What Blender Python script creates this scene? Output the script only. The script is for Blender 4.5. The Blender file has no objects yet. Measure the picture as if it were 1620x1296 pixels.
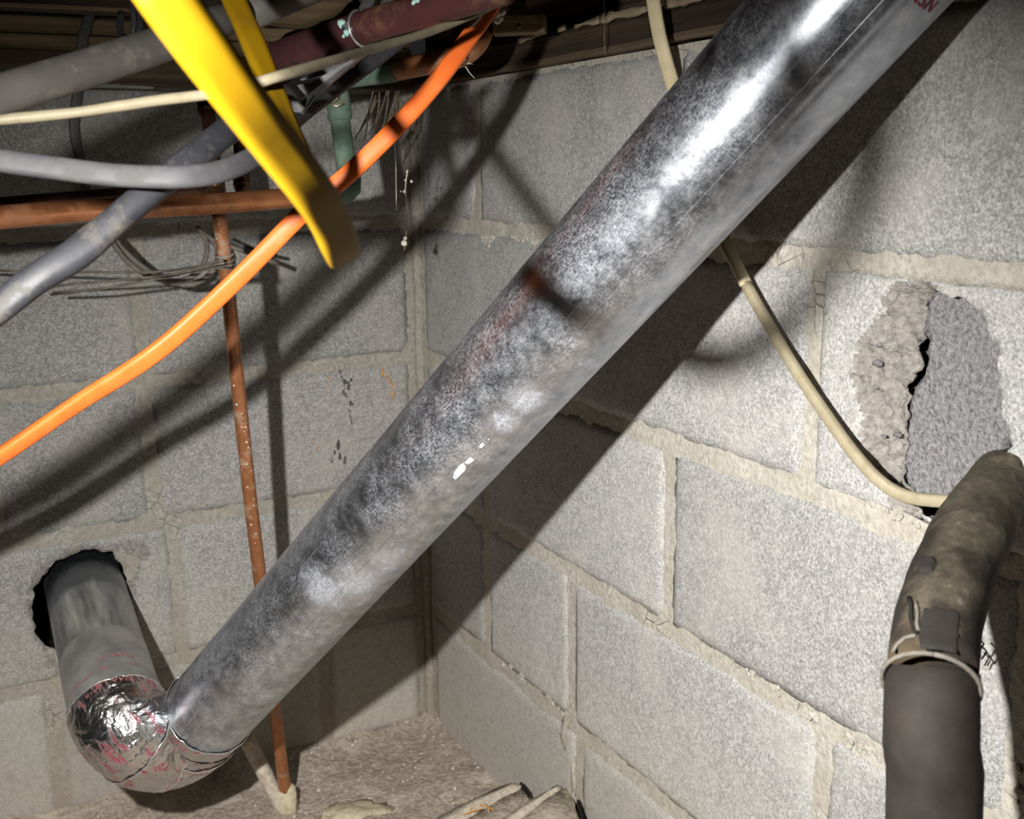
import bpy, bmesh, math, random
from mathutils import Vector, Matrix, noise
from mathutils.geometry import intersect_point_line
random.seed(7)
sc = bpy.context.scene
COL = sc.collection
PI = math.pi

# ------------------------------------------------------------------ camera
F = 1741.1
CAM = Vector((-0.6421, -1.5093, 0.8749))
from mathutils import Euler
RM = Euler((1.3544, 0.0124, -0.4875), 'XYZ').to_matrix()
cd = bpy.data.cameras.new('camera')
cam = bpy.data.objects.new('camera', cd)
COL.objects.link(cam)
cam.location = CAM
cam.rotation_euler = (1.3544, 0.0124, -0.4875)
cd.sensor_fit = 'HORIZONTAL'
cd.sensor_width = 36.0
cd.lens = F / 1620 * 36.0
cd.clip_start = 0.02
cd.clip_end = 50
cd.dof.use_dof = True
cd.dof.focus_distance = 1.0
cd.dof.aperture_fstop = 14.0
sc.camera = cam

# ------------------------------------------------------------------ world, light, exposure
w = bpy.data.worlds.new('world')
sc.world = w
w.use_nodes = True
w.node_tree.nodes['Background'].inputs[0].default_value = (0.9, 0.95, 1.0, 1)
w.node_tree.nodes['Background'].inputs[1].default_value = 0.014
# the work lamp held up to the left of the photographer
ld = bpy.data.lights.new('work_lamp', 'SPOT')
ld.energy = 92
ld.color = (1.0, 0.965, 0.915)
ld.shadow_soft_size = 0.010
ld.spot_size = math.radians(107)
ld.spot_blend = 1.0
lamp = bpy.data.objects.new('work_lamp', ld)
COL.objects.link(lamp)
lamp.location = CAM + RM @ Vector((-0.195, 0.07, -0.135))
AIM = Vector((-0.0, -0.36, 0.0))
lamp.rotation_euler = (AIM - lamp.location).to_track_quat('-Z', 'Y').to_euler()

sc.view_settings.view_transform = 'Standard'
sc.view_settings.look = 'None'
sc.view_settings.exposure = 0.0
sc.view_settings.gamma = 1.0
sc.view_settings.use_curve_mapping = False
sc.cycles.max_bounces = 8
sc.cycles.caustics_reflective = False
sc.cycles.caustics_refractive = False
sc.cycles.use_denoising = True
sc.cycles.sample_clamp_indirect = 4.0

# ------------------------------------------------------------------ helpers
def ray(x, y):
    return RM @ Vector(((x - 810) / F, -(y - 648) / F, -1.0))
def at(x, y, d):
    return CAM + ray(x, y) * d
def on_left(x, y, off=0.0):
    r = ray(x, y); return CAM + r * ((-off - CAM.y) / r.y)
def on_right(x, y, off=0.0):
    r = ray(x, y); return CAM + r * ((-off - CAM.x) / r.x)
def on_z(x, y, z):
    r = ray(x, y); return CAM + r * ((z - CAM.z) / r.z)
def fb(x, y, z, s=1.0):
    return noise.fractal(Vector((x * s, y * s, z * s)), 0.9, 2.1, 4, noise_basis='PERLIN_ORIGINAL')

def tag(o, label=None, cat=None, group=None, kind=None):
    if label: o['label'] = label
    if cat: o['category'] = cat
    if group: o['group'] = group
    if kind: o['kind'] = kind
    return o
def thing(name, loc, label, cat, group=None):
    o = bpy.data.objects.new(name, None)
    o.empty_display_size = 0.02
    COL.objects.link(o); o.location = loc
    return tag(o, label, cat, group)
def link(name, me, mat, parent=None, smooth=True):
    o = bpy.data.objects.new(name, me)
    COL.objects.link(o)
    if mat: me.materials.append(mat)
    if smooth:
        for p in me.polygons: p.use_smooth = True
    if parent:
        base = Vector((0, 0, 0)); q = parent
        while q: base += q.location; q = q.parent
        o.parent = parent
        o.location = -base
        # keep world coordinates: parents carry no rotation or scale
    return o
def from_bm(name, bm, mat, parent=None, smooth=True):
    me = bpy.data.meshes.new(name); bm.to_mesh(me); bm.free()
    return link(name, me, mat, parent, smooth)
def from_py(name, v, f, mat, parent=None, smooth=True, uvs=None):
    me = bpy.data.meshes.new(name); me.from_pydata([tuple(q) for q in v], [], f)
    if uvs:
        ul = me.uv_layers.new(name='UVMap')
        for i, c in enumerate(uvs): ul.data[i].uv = c
    me.update()
    return link(name, me, mat, parent, smooth)

def resample(pts, step):
    P = [Vector(p[:3]) for p in pts]; E = [list(p[3:]) for p in pts]
    if len(P) == 2:
        n = max(2, int((P[1] - P[0]).length / step) + 1)
        return [P[0].lerp(P[1], i / (n - 1)) for i in range(n)], [[a + (b - a) * i / (n - 1) for a, b in zip(E[0], E[1])] for i in range(n)]
    out = []; ex = []
    for i in range(len(P) - 1):
        p0 = P[i - 1] if i else P[0] * 2 - P[1]
        p1, p2 = P[i], P[i + 1]
        p3 = P[i + 2] if i + 2 < len(P) else P[-1] * 2 - P[-2]
        n = max(1, int((p2 - p1).length / step))
        for k in range(n):
            t = k / n
            q = 0.5 * ((2 * p1) + (-p0 + p2) * t + (2 * p0 - 5 * p1 + 4 * p2 - p3) * t * t + (-p0 + 3 * p1 - 3 * p2 + p3) * t ** 3)
            out.append(q); ex.append([a + (b - a) * t for a, b in zip(E[i], E[i + 1])])
    out.append(P[-1]); ex.append(E[-1])
    return out, ex
def frames(C, up):
    T = []
    for i in range(len(C)):
        a = C[max(0, i - 1)]; b = C[min(len(C) - 1, i + 1)]
        T.append((b - a).normalized())
    u = Vector(up); u = (u - T[0] * u.dot(T[0])).normalized()
    U = [u]
    for i in range(1, len(C)):
        u = U[-1] - T[i] * U[-1].dot(T[i]); U.append(u.normalized())
    return T, U
def tube(name, pts, r, mat, parent=None, step=0.012, n=16, up=(0, 0, 1), flat=None, twist=None, caps=True, wob=0.0, rf=None, keep=False):
    """Sweep a round or oval section.  pts: points (x,y,z[,radius scale]);  flat = second half width;  twist = degrees over the length."""
    C, E = resample([tuple(p) if len(p) > 3 else (*p, 1.0) for p in pts], step)
    T, U = frames(C, up)
    V = []; Fc = []; UV = []
    L = [0.0]
    for i in range(1, len(C)): L.append(L[-1] + (C[i] - C[i - 1]).length)
    for i, c in enumerate(C):
        a0 = 0.0
        if twist:
            s = L[i] / L[-1] * (len(twist) - 1); k = min(int(s), len(twist) - 2); f = s - k
            f = f * f * (3 - 2 * f)
            a0 = math.radians(twist[k] + (twist[k + 1] - twist[k]) * f)
        u = U[i]; w_ = T[i].cross(u)
        uu = u * math.cos(a0) + w_ * math.sin(a0); ww = -u * math.sin(a0) + w_ * math.cos(a0)
        rs = E[i][0]
        for j in range(n):
            a = 2 * PI * j / n
            x, y = math.cos(a), math.sin(a)
            if flat is None: rx = ry = r
            else:
                rx, ry = flat, r      # rx along uu
                x = math.copysign(abs(x) ** 0.7, x); y = math.copysign(abs(y) ** 0.7, y)
            k = rs
            if rf: k *= rf(L[i], a)
            p = c + (uu * x * rx + ww * y * ry) * k
            if wob: p += uu * x * wob * fb(p.x + 3, p.y, p.z, 30) + ww * y * wob * fb(p.x + 9, p.y, p.z, 30)
            V.append(p)
    m = len(C)
    for i in range(m - 1):
        for j in range(n):
            j2 = (j + 1) % n
            Fc.append((i * n + j, i * n + j2, (i + 1) * n + j2, (i + 1) * n + j))
            v0, v1 = j / n * 2 * PI * r, (j + 1) / n * 2 * PI * r
            UV += [(L[i], v0), (L[i], v1), (L[i + 1], v1), (L[i + 1], v0)]
    if caps:
        Fc.append(tuple(reversed(range(n)))); UV += [(0, 0)] * n
        Fc.append(tuple(range((m - 1) * n, m * n))); UV += [(L[-1], 0)] * n
    o = from_py(name, V, Fc, mat, parent, True, UV)
    if keep: return o, C, T, U, L
    return o
def box(name, lo, hi, mat, parent=None, rot=None, origin=None, bev=0.002, jag=0.0, cuts=0):
    bm = bmesh.new(); bmesh.ops.create_cube(bm, size=1)
    lo = Vector(lo); hi = Vector(hi); s = hi - lo; c = (lo + hi) / 2
    for v in bm.verts: v.co = Vector((v.co.x * s.x, v.co.y * s.y, v.co.z * s.z))
    if bev: bmesh.ops.bevel(bm, geom=list(bm.edges), offset=bev, segments=2, affect='EDGES', profile=0.6)
    if cuts:
        ax = max(range(3), key=lambda k: s[k])
        for k in range(1, cuts):
            no = Vector((0, 0, 0)); no[ax] = 1; co = Vector((0, 0, 0)); co[ax] = -s[ax] / 2 + s[ax] * k / cuts
            bmesh.ops.bisect_plane(bm, geom=bm.verts[:] + bm.edges[:] + bm.faces[:], plane_co=co, plane_no=no)
    for v in bm.verts:
        if jag:
            p = v.co + c
            v.co += Vector((fb(p.x, p.y, p.z, 25), fb(p.x + 5, p.y, p.z, 25), fb(p.x, p.y + 7, p.z, 25))) * jag
        if rot: v.co = rot @ v.co
        v.co += c
    return from_bm(name, bm, mat, parent, smooth=False)
def blob(name, c, r, mat, parent=None, sub=2, rough=0.25, scale=(1, 1, 1), fr=30, smooth=True):
    bm = bmesh.new(); bmesh.ops.create_icosphere(bm, subdivisions=sub, radius=1)
    c = Vector(c)
    for v in bm.verts:
        d = v.co.copy(); k = 1 + rough * fb(d.x * r + c.x, d.y * r + c.y, d.z * r + c.z, fr)
        v.co = c + Vector((d.x * scale[0], d.y * scale[1], d.z * scale[2])) * r * k
    return from_bm(name, bm, mat, parent, smooth)
def inside(p, poly):
    x, y = p; r = False; j = len(poly) - 1
    for i in range(len(poly)):
        xi, yi = poly[i]; xj, yj = poly[j]
        if (yi > y) != (yj > y) and x < (xj - xi) * (y - yi) / (yj - yi) + xi: r = not r
        j = i
    return r
def near(p, poly, closed=True):
    best = (9, None); q = Vector(p)
    n = len(poly)
    for i in range(n if closed else n - 1):
        a = Vector(poly[i]); b = Vector(poly[(i + 1) % n]); ab = b - a
        t = max(0, min(1, (q - a).dot(ab) / max(ab.dot(ab), 1e-12))); c = a + ab * t
        d = (q - c).length
        if d < best[0]: best = (d, c)
    return best
def roughen(poly, amp, step, seed=0):
    out = []
    n = len(poly)
    for i in range(n):
        a = Vector(poly[i]); b = Vector(poly[(i + 1) % n]); m = max(1, int((b - a).length / step))
        nrm = Vector((-(b - a).y, (b - a).x)).normalized()
        for k in range(m):
            p = a.lerp(b, k / m)
            out.append(tuple(p + nrm * amp * fb(p.x + seed, p.y, 0.3, 70) * 1.6))
    return out

# ------------------------------------------------------------------ materials
class NT:
    def __init__(s, name):
        s.m = bpy.data.materials.new(name); s.m.use_nodes = True
        s.t = s.m.node_tree; s.b = s.t.nodes['Principled BSDF']
        s.tc = s.t.nodes.new('ShaderNodeTexCoord')
    def n(s, typ, **kw):
        o = s.t.nodes.new(typ)
        for k, v in kw.items():
            if k in o.inputs.keys() if isinstance(k, str) else False: pass
            setattr(o, k, v)
        return o
    def l(s, a, b): s.t.links.new(a, b)
    def coord(s, kind='Object', scale=(1, 1, 1), rot=(0, 0, 0)):
        mp = s.t.nodes.new('ShaderNodeMapping'); mp.inputs['Scale'].default_value = scale; mp.inputs['Rotation'].default_value = rot
        s.l(s.tc.outputs[kind], mp.inputs[0]); return mp.outputs[0]
    def noise(s, vec, sc_, det=4, rough=0.6, dist=0):
        o = s.t.nodes.new('ShaderNodeTexNoise'); o.inputs['Scale'].default_value = sc_; o.inputs['Detail'].default_value = det
        o.inputs['Roughness'].default_value = rough; o.inputs['Distortion'].default_value = dist
        s.l(vec, o.inputs['Vector']); return o.outputs['Fac']
    def vor(s, vec, sc_, feature='F1', out='Distance'):
        o = s.t.nodes.new('ShaderNodeTexVoronoi'); o.feature = feature; o.inputs['Scale'].default_value = sc_
        s.l(vec, o.inputs['Vector']); return o.outputs[out]
    def ramp(s, fac, stops, interp='LINEAR'):
        o = s.t.nodes.new('ShaderNodeValToRGB'); e = o.color_ramp; e.interpolation = interp
        while len(e.elements) < len(stops): e.elements.new(0.5)
        for el, (p, c) in zip(e.elements, stops):
            el.position = p; el.color = (c, c, c, 1) if not hasattr(c, '__len__') else (*c, 1)
        s.l(fac, o.inputs[0]); return o.outputs[0]
    def mix(s, fac, a, b, mode='MIX'):
        o = s.t.nodes.new('ShaderNodeMix'); o.data_type = 'RGBA'; o.blend_type = mode
        for src, i in ((fac, 0), (a, 6), (b, 7)):
            if hasattr(src, 'links'): s.l(src, o.inputs[i])
            elif i == 0: o.inputs[0].default_value = src
            else: o.inputs[i].default_value = (*src, 1) if hasattr(src, '__len__') else (src, src, src, 1)
        return o.outputs[2]
    def math(s, op, a, b=None):
        o = s.t.nodes.new('ShaderNodeMath'); o.operation = op
        for src, i in ((a, 0), (b, 1)):
            if src is None: continue
            if hasattr(src, 'links'): s.l(src, o.inputs[i])
            else: o.inputs[i].default_value = src
        return o.outputs[0]
    def bump(s, h, strength=0.3, dist=0.002, prev=None):
        o = s.t.nodes.new('ShaderNodeBump'); o.inputs['Strength'].default_value = strength; o.inputs['Distance'].default_value = dist
        s.l(h, o.inputs['Height'])
        if prev: s.l(prev, o.inputs['Normal'])
        return o.outputs[0]
    def out(s, color=None, rough=None, metal=None, normal=None, spec=None):
        for k, v in (('Base Color', color), ('Roughness', rough), ('Metallic', metal), ('Normal', normal), ('Specular IOR Level', spec)):
            if v is None: continue
            if hasattr(v, 'links'): s.l(v, s.b.inputs[k])
            elif k == 'Base Color': s.b.inputs[k].default_value = (*v, 1)
            else: s.b.inputs[k].default_value = v
        return s.m
    def rnd(s):
        o = s.t.nodes.new('ShaderNodeObjectInfo'); return o.outputs['Random']
    def xyz(s, vec):
        o = s.t.nodes.new('ShaderNodeSeparateXYZ'); s.l(vec, o.inputs[0]); return o.outputs

def world_coord(k):
    g = k.t.nodes.new('ShaderNodeNewGeometry'); return g.outputs['Position']

def m_block(name, c0, c1, tan):
    k = NT(name); p = world_coord(k)
    fine = k.noise(p, 420, 3, 0.75)
    mid = k.noise(p, 90, 4, 0.7)
    big = k.noise(p, 9, 4, 0.65)
    c = k.ramp(fine, [(0.30, [v * 0.55 for v in c0]), (0.45, c0), (0.56, c1), (0.72, [min(1, v * 1.35) for v in c1])])
    c = k.mix(k.ramp(mid, [(0.36, 0.55), (0.5, 0.0)]), c, [v * 0.80 for v in c0])
    # dusty / limy wear
    dust = k.ramp(big, [(0.46, 0.0), (0.74, 0.55)])
    c = k.mix(dust, c, tan)
    # dirt splashed up from the ground
    z = k.xyz(p)[2]
    zz = k.math('ADD', z, k.math('MULTIPLY', k.math('SUBTRACT', big, 0.5), 0.35))
    c = k.mix(k.math('MULTIPLY', k.ramp(zz, [(0.05, 0.75), (0.32, 0.0)]), k.ramp(mid, [(0.35, 0.6), (0.6, 1.0)])), c, [tan[0] * 1.0, tan[1] * 0.95, tan[2] * 0.88])
    # little pores
    pores = k.ramp(k.vor(p, 120), [(0.0, 1.0), (0.055, 1.0), (0.085, 0.0)])
    sel = k.ramp(k.noise(p, 14, 2, 0.5), [(0.50, 0.0), (0.62, 1.0)])
    pr = k.math('MULTIPLY', pores, sel)
    c = k.mix(k.math('MULTIPLY', pr, 0.75), c, [v * 0.28 for v in c0])
    r = k.rnd()
    br = k.ramp(r, [(0.0, 0.88), (1.0, 1.1)])
    c = k.mix(1.0, c, br, 'MULTIPLY')
    h = k.math('SUBTRACT', k.math('ADD', k.math('MULTIPLY', fine, 0.5), k.math('MULTIPLY', mid, 0.8)), k.math('MULTIPLY', pr, 0.9))
    return k.out(c, 0.93, 0, k.bump(h, 0.55, 0.0022), 0.15)
M = {}
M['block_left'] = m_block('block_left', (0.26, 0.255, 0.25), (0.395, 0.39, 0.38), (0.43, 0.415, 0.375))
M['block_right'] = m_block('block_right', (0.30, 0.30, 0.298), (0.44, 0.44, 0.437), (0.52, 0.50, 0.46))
def m_mortar(name, c0, c1):
    k = NT(name); p = world_coord(k)
    a = k.noise(p, 160, 5, 0.7); b = k.noise(p, 22, 4, 0.6)
    c = k.ramp(a, [(0.30, [v * 0.62 for v in c0]), (0.5, c0), (0.68, c1)])
    c = k.mix(k.ramp(b, [(0.4, 0.6), (0.6, 0.0)]), c, [c0[0] * 0.82, c0[1] * 0.80, c0[2] * 0.76])
    z = k.xyz(p)[2]
    c = k.mix(k.ramp(z, [(0.0, 0.6), (0.28, 0.0)]), c, (0.34, 0.29, 0.23))
    cr = k.ramp(k.vor(k.mix(0.06, p, k.t.nodes[-1].outputs[0] if False else p), 46, 'DISTANCE_TO_EDGE'), [(0.0, 1.0), (0.018, 0.0)])
    cs = k.math('MULTIPLY', cr, k.ramp(k.noise(p, 11, 2, 0.5), [(0.56, 0.0), (0.66, 1.0)]))
    c = k.mix(k.math('MULTIPLY', cs, 0.3), c, (0.1, 0.085, 0.07))
    h = k.math('SUBTRACT', k.math('ADD', a, k.math('MULTIPLY', b, 0.6)), cs)
    return k.out(c, 0.95, 0, k.bump(h, 0.8, 0.003), 0.1)
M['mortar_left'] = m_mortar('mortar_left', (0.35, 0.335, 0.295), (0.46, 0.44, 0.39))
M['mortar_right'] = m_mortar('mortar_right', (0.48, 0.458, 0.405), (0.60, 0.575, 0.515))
def m_simple(name, c0, c1, scale=60, rough=0.8, bump=0.3, dist=0.001, metal=0, det=4, spec=0.3, dirt=None, dirt_sc=12, dirt_lo=0.5, dirt_hi=0.68):
    k = NT(name); p = world_coord(k)
    a = k.noise(p, scale, det, 0.65)
    c = k.ramp(a, [(0.32, c0), (0.68, c1)])
    rg = rough
    if dirt:
        f = k.ramp(k.noise(p, dirt_sc, 5, 0.7), [(dirt_lo, 0.0), (dirt_hi, 1.0)])
        c = k.mix(f, c, dirt)
        rg = k.ramp(f, [(0.0, rough), (1.0, min(1, rough + 0.35))])
        if metal: metal = k.ramp(f, [(0.0, metal), (1.0, 0.05)])
    return k.out(c, rg, metal, k.bump(a, bump, dist), spec)
M['dirt'] = m_simple('dirt', (0.28, 0.235, 0.19), (0.52, 0.455, 0.38), 130, 0.95, 0.9, 0.005, spec=0.1, dirt=(0.55, 0.49, 0.41), dirt_sc=16)
M['pebble'] = m_simple('pebble', (0.42, 0.38, 0.32), (0.75, 0.72, 0.66), 200, 0.8)
M['stone'] = m_simple('stone', (0.13, 0.12, 0.13), (0.22, 0.21, 0.22), 150, 0.7, 0.4)
M['rubble'] = m_simple('rubble', (0.24, 0.225, 0.21), (0.50, 0.47, 0.435), 170, 0.95, 1.0, 0.006, det=6, spec=0.1)
M['rubble_left'] = m_simple('rubble_left', (0.17, 0.165, 0.155), (0.40, 0.385, 0.36), 190, 0.95, 1.0, 0.004, det=6, spec=0.1)
M['cavity'] = m_simple('cavity', (0.018, 0.016, 0.015), (0.03, 0.027, 0.025), 50, 0.95, 0.1, spec=0.0)  # near-black; paints the shade inside block cores and gaps
def m_patch():
    k = NT('patch'); p = world_coord(k)
    a = k.noise(p, 260, 4, 0.75); b = k.noise(p, 120, 3, 0.6, 0.6)
    c = k.ramp(a, [(0.34, (0.14, 0.14, 0.145)), (0.5, (0.29, 0.288, 0.30)), (0.68, (0.43, 0.42, 0.43))])
    return k.out(c, 0.95, 0, k.bump(k.math('ADD', a, b), 1.0, 0.0045), 0.1)
M['patch'] = m_patch()

def _smear(x, y, d, r): q = at(x, y, d); return (q.x, q.y, q.z, r)
SMEARS = [_smear(510, 930, 1.045, 0.030), _smear(560, 940, 1.02, 0.036), _smear(620, 910, 1.00, 0.030), _smear(800, 660, 0.90, 0.018), _smear(835, 630, 0.88, 0.020)]
def m_galv():
    k = NT('galvanised_steel'); uv = k.coord('UV', (1, 1, 1)); p = world_coord(k)
    # spangle and cloudy tarnish
    sp = k.vor(p, 190, 'F1', 'Color'); spx = k.xyz(sp)[0]
    cloud = k.noise(p, 17, 6, 0.72)
    cloud2 = k.noise(p, 60, 5, 0.75)
    scr = k.noise(k.coord('UV', (9, 420, 1), (0, 0, 0.0)), 1, 3, 0.6)
    scr2 = k.noise(k.coord('UV', (130, 900, 1), (0, 0, 0.45)), 1, 2, 0.6)
    scr3 = k.noise(k.coord('UV', (900, 190, 1), (0, 0, -0.6)), 1, 2, 0.6)
    scr4 = k.noise(k.coord('UV', (260, 820, 1), (0, 0, -0.35)), 1, 2, 0.6)
    base = k.ramp(cloud2, [(0.3, (0.28, 0.305, 0.355)), (0.52, (0.48, 0.505, 0.555)), (0.75, (0.72, 0.745, 0.79))])
    s1 = k.ramp(scr2, [(0.54, 0.0), (0.72, 1.0)]); s2 = k.ramp(scr3, [(0.54, 0.0), (0.72, 1.0)]); s3 = k.ramp(scr4, [(0.54, 0.0), (0.72, 1.0)])
    fine = k.math('MAXIMUM', k.math('MAXIMUM', s1, s3), s2)
    fine = k.math('MAXIMUM', fine, k.ramp(k.noise(p, 420, 4, 0.8), [(0.48, 0.0), (0.66, 0.9)]))
    area = k.ramp(cloud, [(0.40, 0.05), (0.56, 0.5), (0.76, 0.95)])
    ox = k.math('MULTIPLY', fine, area)
    # two rubbed patches of white oxide
    for (cx, cy, cz, rad) in SMEARS:
        vd = k.t.nodes.new('ShaderNodeVectorMath'); vd.operation = 'DISTANCE'; k.l(p, vd.inputs[0]); vd.inputs[1].default_value = (cx, cy, cz)
        dd = k.math('ADD', vd.outputs['Value'], k.math('MULTIPLY', k.math('SUBTRACT', cloud2, 0.5), rad * 2.6))
        f_ = k.ramp(dd, [(rad * 0.35, 0.85), (rad, 0.0)])
        ox = k.math('MAXIMUM', ox, k.math('MULTIPLY', f_, k.ramp(fine, [(0.0, 0.40), (0.6, 1.0)])))
    lines = k.ramp(scr, [(0.62, 0.0), (0.72, 1.0)])
    lines = k.math('MULTIPLY', lines, k.ramp(k.noise(p, 6, 3, 0.6), [(0.42, 0.0), (0.62, 0.6)]))
    ox = k.math('MAXIMUM', ox, lines)
    ox = k.math('MULTIPLY', ox, 0.85)
    c = k.mix(ox, base, (0.60, 0.645, 0.74))
    metal = k.ramp(ox, [(0.0, 1.0), (1.0, 0.25)])
    rr = k.ramp(cloud2, [(0.3, 0.27), (0.7, 0.42)])
    rough = k.mix(ox, rr, 0.55)
    h = k.math('ADD', k.math('MULTIPLY', spx, 0.25), k.math('MULTIPLY', k.noise(p, 500, 2, 0.5), 0.5))
    n1 = k.bump(h, 0.12, 0.0006)
    wob = k.noise(p, 28, 2, 0.5)
    n2 = k.bump(wob, 0.08, 0.004, n1)
    return k.out(c, rough, metal, n2)
M['galv'] = m_galv()
def m_galv_dusty():
    k = NT('dusty_galvanised_steel'); p = world_coord(k)
    a = k.noise(k.coord('UV', (4, 26, 1)), 1, 5, 0.65); b = k.noise(p, 140, 4, 0.7)
    c = k.ramp(a, [(0.35, (0.17, 0.18, 0.19)), (0.52, (0.36, 0.36, 0.34)), (0.68, (0.50, 0.49, 0.44))])
    ux = k.xyz(k.coord('UV'))[0]
    cl = k.ramp(k.math('ADD', ux, k.math('MULTIPLY', k.math('SUBTRACT', a, 0.5), 0.05)), [(0.205, 1.0), (0.235, 0.0)])
    c = k.mix(cl, c, (0.22, 0.24, 0.27))
    metal = k.math('MAXIMUM', k.ramp(a, [(0.35, 0.85), (0.62, 0.35)]), cl)
    return k.out(c, k.ramp(b, [(0.3, 0.34), (0.7, 0.5)]), metal, k.bump(b, 0.1, 0.0006))
M['galv_dusty'] = m_galv_dusty()
def m_foil():
    k = NT('foil_tape'); p = world_coord(k)
    cr = k.noise(p, 34, 3, 0.5, 1.0)
    cr2 = k.vor(p, 48, 'DISTANCE_TO_EDGE')
    f2 = k.noise(p, 260, 2, 0.5)
    # red print smeared across the foil in rows of small marks
    row = k.noise(k.coord('UV', (75, 60, 1)), 1, 1, 0.4)
    mark = k.noise(k.coord('UV', (230, 420, 1)), 1, 1, 0.5)
    red = k.math('MULTIPLY', k.ramp(row, [(0.54, 0.0), (0.60, 1.0)]), k.ramp(mark, [(0.44, 0.0), (0.50, 1.0)]))
    c = k.mix(k.math('MULTIPLY', red, 0.85), (0.60, 0.595, 0.59), (0.30, 0.02, 0.05))
    metal = k.ramp(red, [(0.0, 1.0), (1.0, 0.45)])
    n1 = k.bump(cr, 0.6, 0.009)
    n2 = k.bump(k.ramp(cr2, [(0.0, 0.0), (0.10, 1.0)]), 0.22, 0.0014, n1)
    n3 = k.bump(f2, 0.12, 0.0008, n2)
    return k.out(c, 0.26, metal, n3)
M['foil'] = m_foil()
M['foil_edge'] = m_simple('foil_edge', (0.75, 0.75, 0.72), (0.95, 0.95, 0.92), 90, 0.25, 0.3, 0.001, metal=0.8)
M['copper'] = m_simple('copper', (0.40, 0.155, 0.065), (0.60, 0.25, 0.11), 45, 0.34, 0.15, 0.0006, metal=0.75, spec=0.4, dirt=(0.20, 0.12, 0.075), dirt_sc=20, dirt_lo=0.5, dirt_hi=0.75)
M['copper_dull'] = m_simple('copper_dull', (0.33, 0.135, 0.06), (0.47, 0.20, 0.09), 60, 0.42, 0.2, 0.0006, metal=0.6, dirt=(0.30, 0.23, 0.17), dirt_sc=38, dirt_lo=0.52, dirt_hi=0.66)
M['copper_black'] = m_simple('copper_black', (0.05, 0.026, 0.016), (0.12, 0.06, 0.035), 60, 0.28, 0.2, 0.0006, metal=0.7)
M['maroon'] = m_simple('maroon_copper', (0.055, 0.022, 0.026), (0.10, 0.035, 0.035), 26, 0.45, 0.2, 0.0006, metal=0.25, dirt=(0.14, 0.075, 0.035), dirt_sc=9, dirt_lo=0.52, dirt_hi=0.62)
M['verdigris'] = m_simple('verdigris', (0.07, 0.12, 0.09), (0.17, 0.25, 0.19), 55, 0.75, 0.5, 0.001, metal=0.1, dirt=(0.20, 0.13, 0.07), dirt_sc=24, dirt_lo=0.54, dirt_hi=0.62)
M['teal'] = m_simple('teal_corrosion', (0.25, 0.50, 0.47), (0.50, 0.72, 0.66), 300, 0.9, 0.8, 0.001)
M['solder'] = m_simple('solder', (0.45, 0.40, 0.30), (0.75, 0.70, 0.58), 200, 0.4, 0.5, 0.001, metal=0.5)
M['orange'] = m_simple('orange_vinyl', (0.86, 0.155, 0.025), (0.92, 0.20, 0.04), 60, 0.42, 0.25, 0.0006, dirt=(0.78, 0.25, 0.11), dirt_sc=60, dirt_lo=0.6, dirt_hi=0.8)
M['yellow'] = m_simple('yellow_vinyl', (0.185, 0.105, 0.0014), (0.215, 0.125, 0.002), 30, 0.6, 0.15, 0.0006, dirt=(0.15, 0.075, 0.003), dirt_sc=9, dirt_lo=0.55, dirt_hi=0.75, spec=0.12)
M['cream'] = m_simple('cream_vinyl', (0.30, 0.26, 0.17), (0.38, 0.335, 0.235), 90, 0.5, 0.2, 0.0006, dirt=(0.40, 0.33, 0.21), dirt_sc=70, dirt_lo=0.58, dirt_hi=0.72)
M['cream_flat'] = m_simple('cream_flat_vinyl', (0.50, 0.43, 0.27), (0.62, 0.54, 0.36), 60, 0.5, 0.2, 0.0006, dirt=(0.30, 0.24, 0.15), dirt_sc=30, dirt_lo=0.60, dirt_hi=0.8)
M['grey_pvc'] = m_simple('grey_conduit', (0.085, 0.08, 0.073), (0.115, 0.108, 0.10), 25, 0.6, 0.2, 0.001, dirt=(0.15, 0.14, 0.12), dirt_sc=40, dirt_lo=0.56, dirt_hi=0.7)
M['grey_cable'] = m_simple('grey_cable', (0.038, 0.038, 0.042), (0.052, 0.052, 0.057), 70, 0.6, 0.3, 0.001, dirt=(0.062, 0.06, 0.058), dirt_sc=50)
M['dark_cable'] = m_simple('dark_cable', (0.014, 0.0145, 0.018), (0.026, 0.027, 0.032), 45, 0.5, 0.3, 0.001, dirt=(0.075, 0.068, 0.055), dirt_sc=26, dirt_lo=0.5, dirt_hi=0.66)
M['brown_cable'] = m_simple('brown_cable', (0.10, 0.088, 0.075), (0.18, 0.16, 0.14), 70, 0.6, 0.3, 0.001, dirt=(0.25, 0.22, 0.18), dirt_sc=40)
M['slate_cable'] = m_simple('slate_cable', (0.06, 0.06, 0.062), (0.12, 0.12, 0.125), 80, 0.5, 0.3, 0.001)
def m_wood(name, c0, c1, axis):
    k = NT(name); p = world_coord(k)
    mp = k.t.nodes.new('ShaderNodeMapping'); s = [60, 60, 150]; s[axis] = 3.0
    mp.inputs['Scale'].default_value = s; k.l(p, mp.inputs[0])
    a = k.noise(mp.outputs[0], 1, 5, 0.65)
    mp2 = k.t.nodes.new('ShaderNodeMapping'); s = [12, 12, 12]; s[axis] = 2
    mp2.inputs['Scale'].default_value = s; k.l(p, mp2.inputs[0])
    b = k.noise(mp2.outputs[0], 1, 4, 0.6)
    c = k.ramp(a, [(0.30, [v * 0.45 for v in c0]), (0.48, c0), (0.68, c1)])
    c = k.mix(k.ramp(b, [(0.42, 0.6), (0.6, 0.0)]), c, [v * 0.5 for v in c0])
    return k.out(c, 0.85, 0, k.bump(a, 0.6, 0.002), 0.15)
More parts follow.
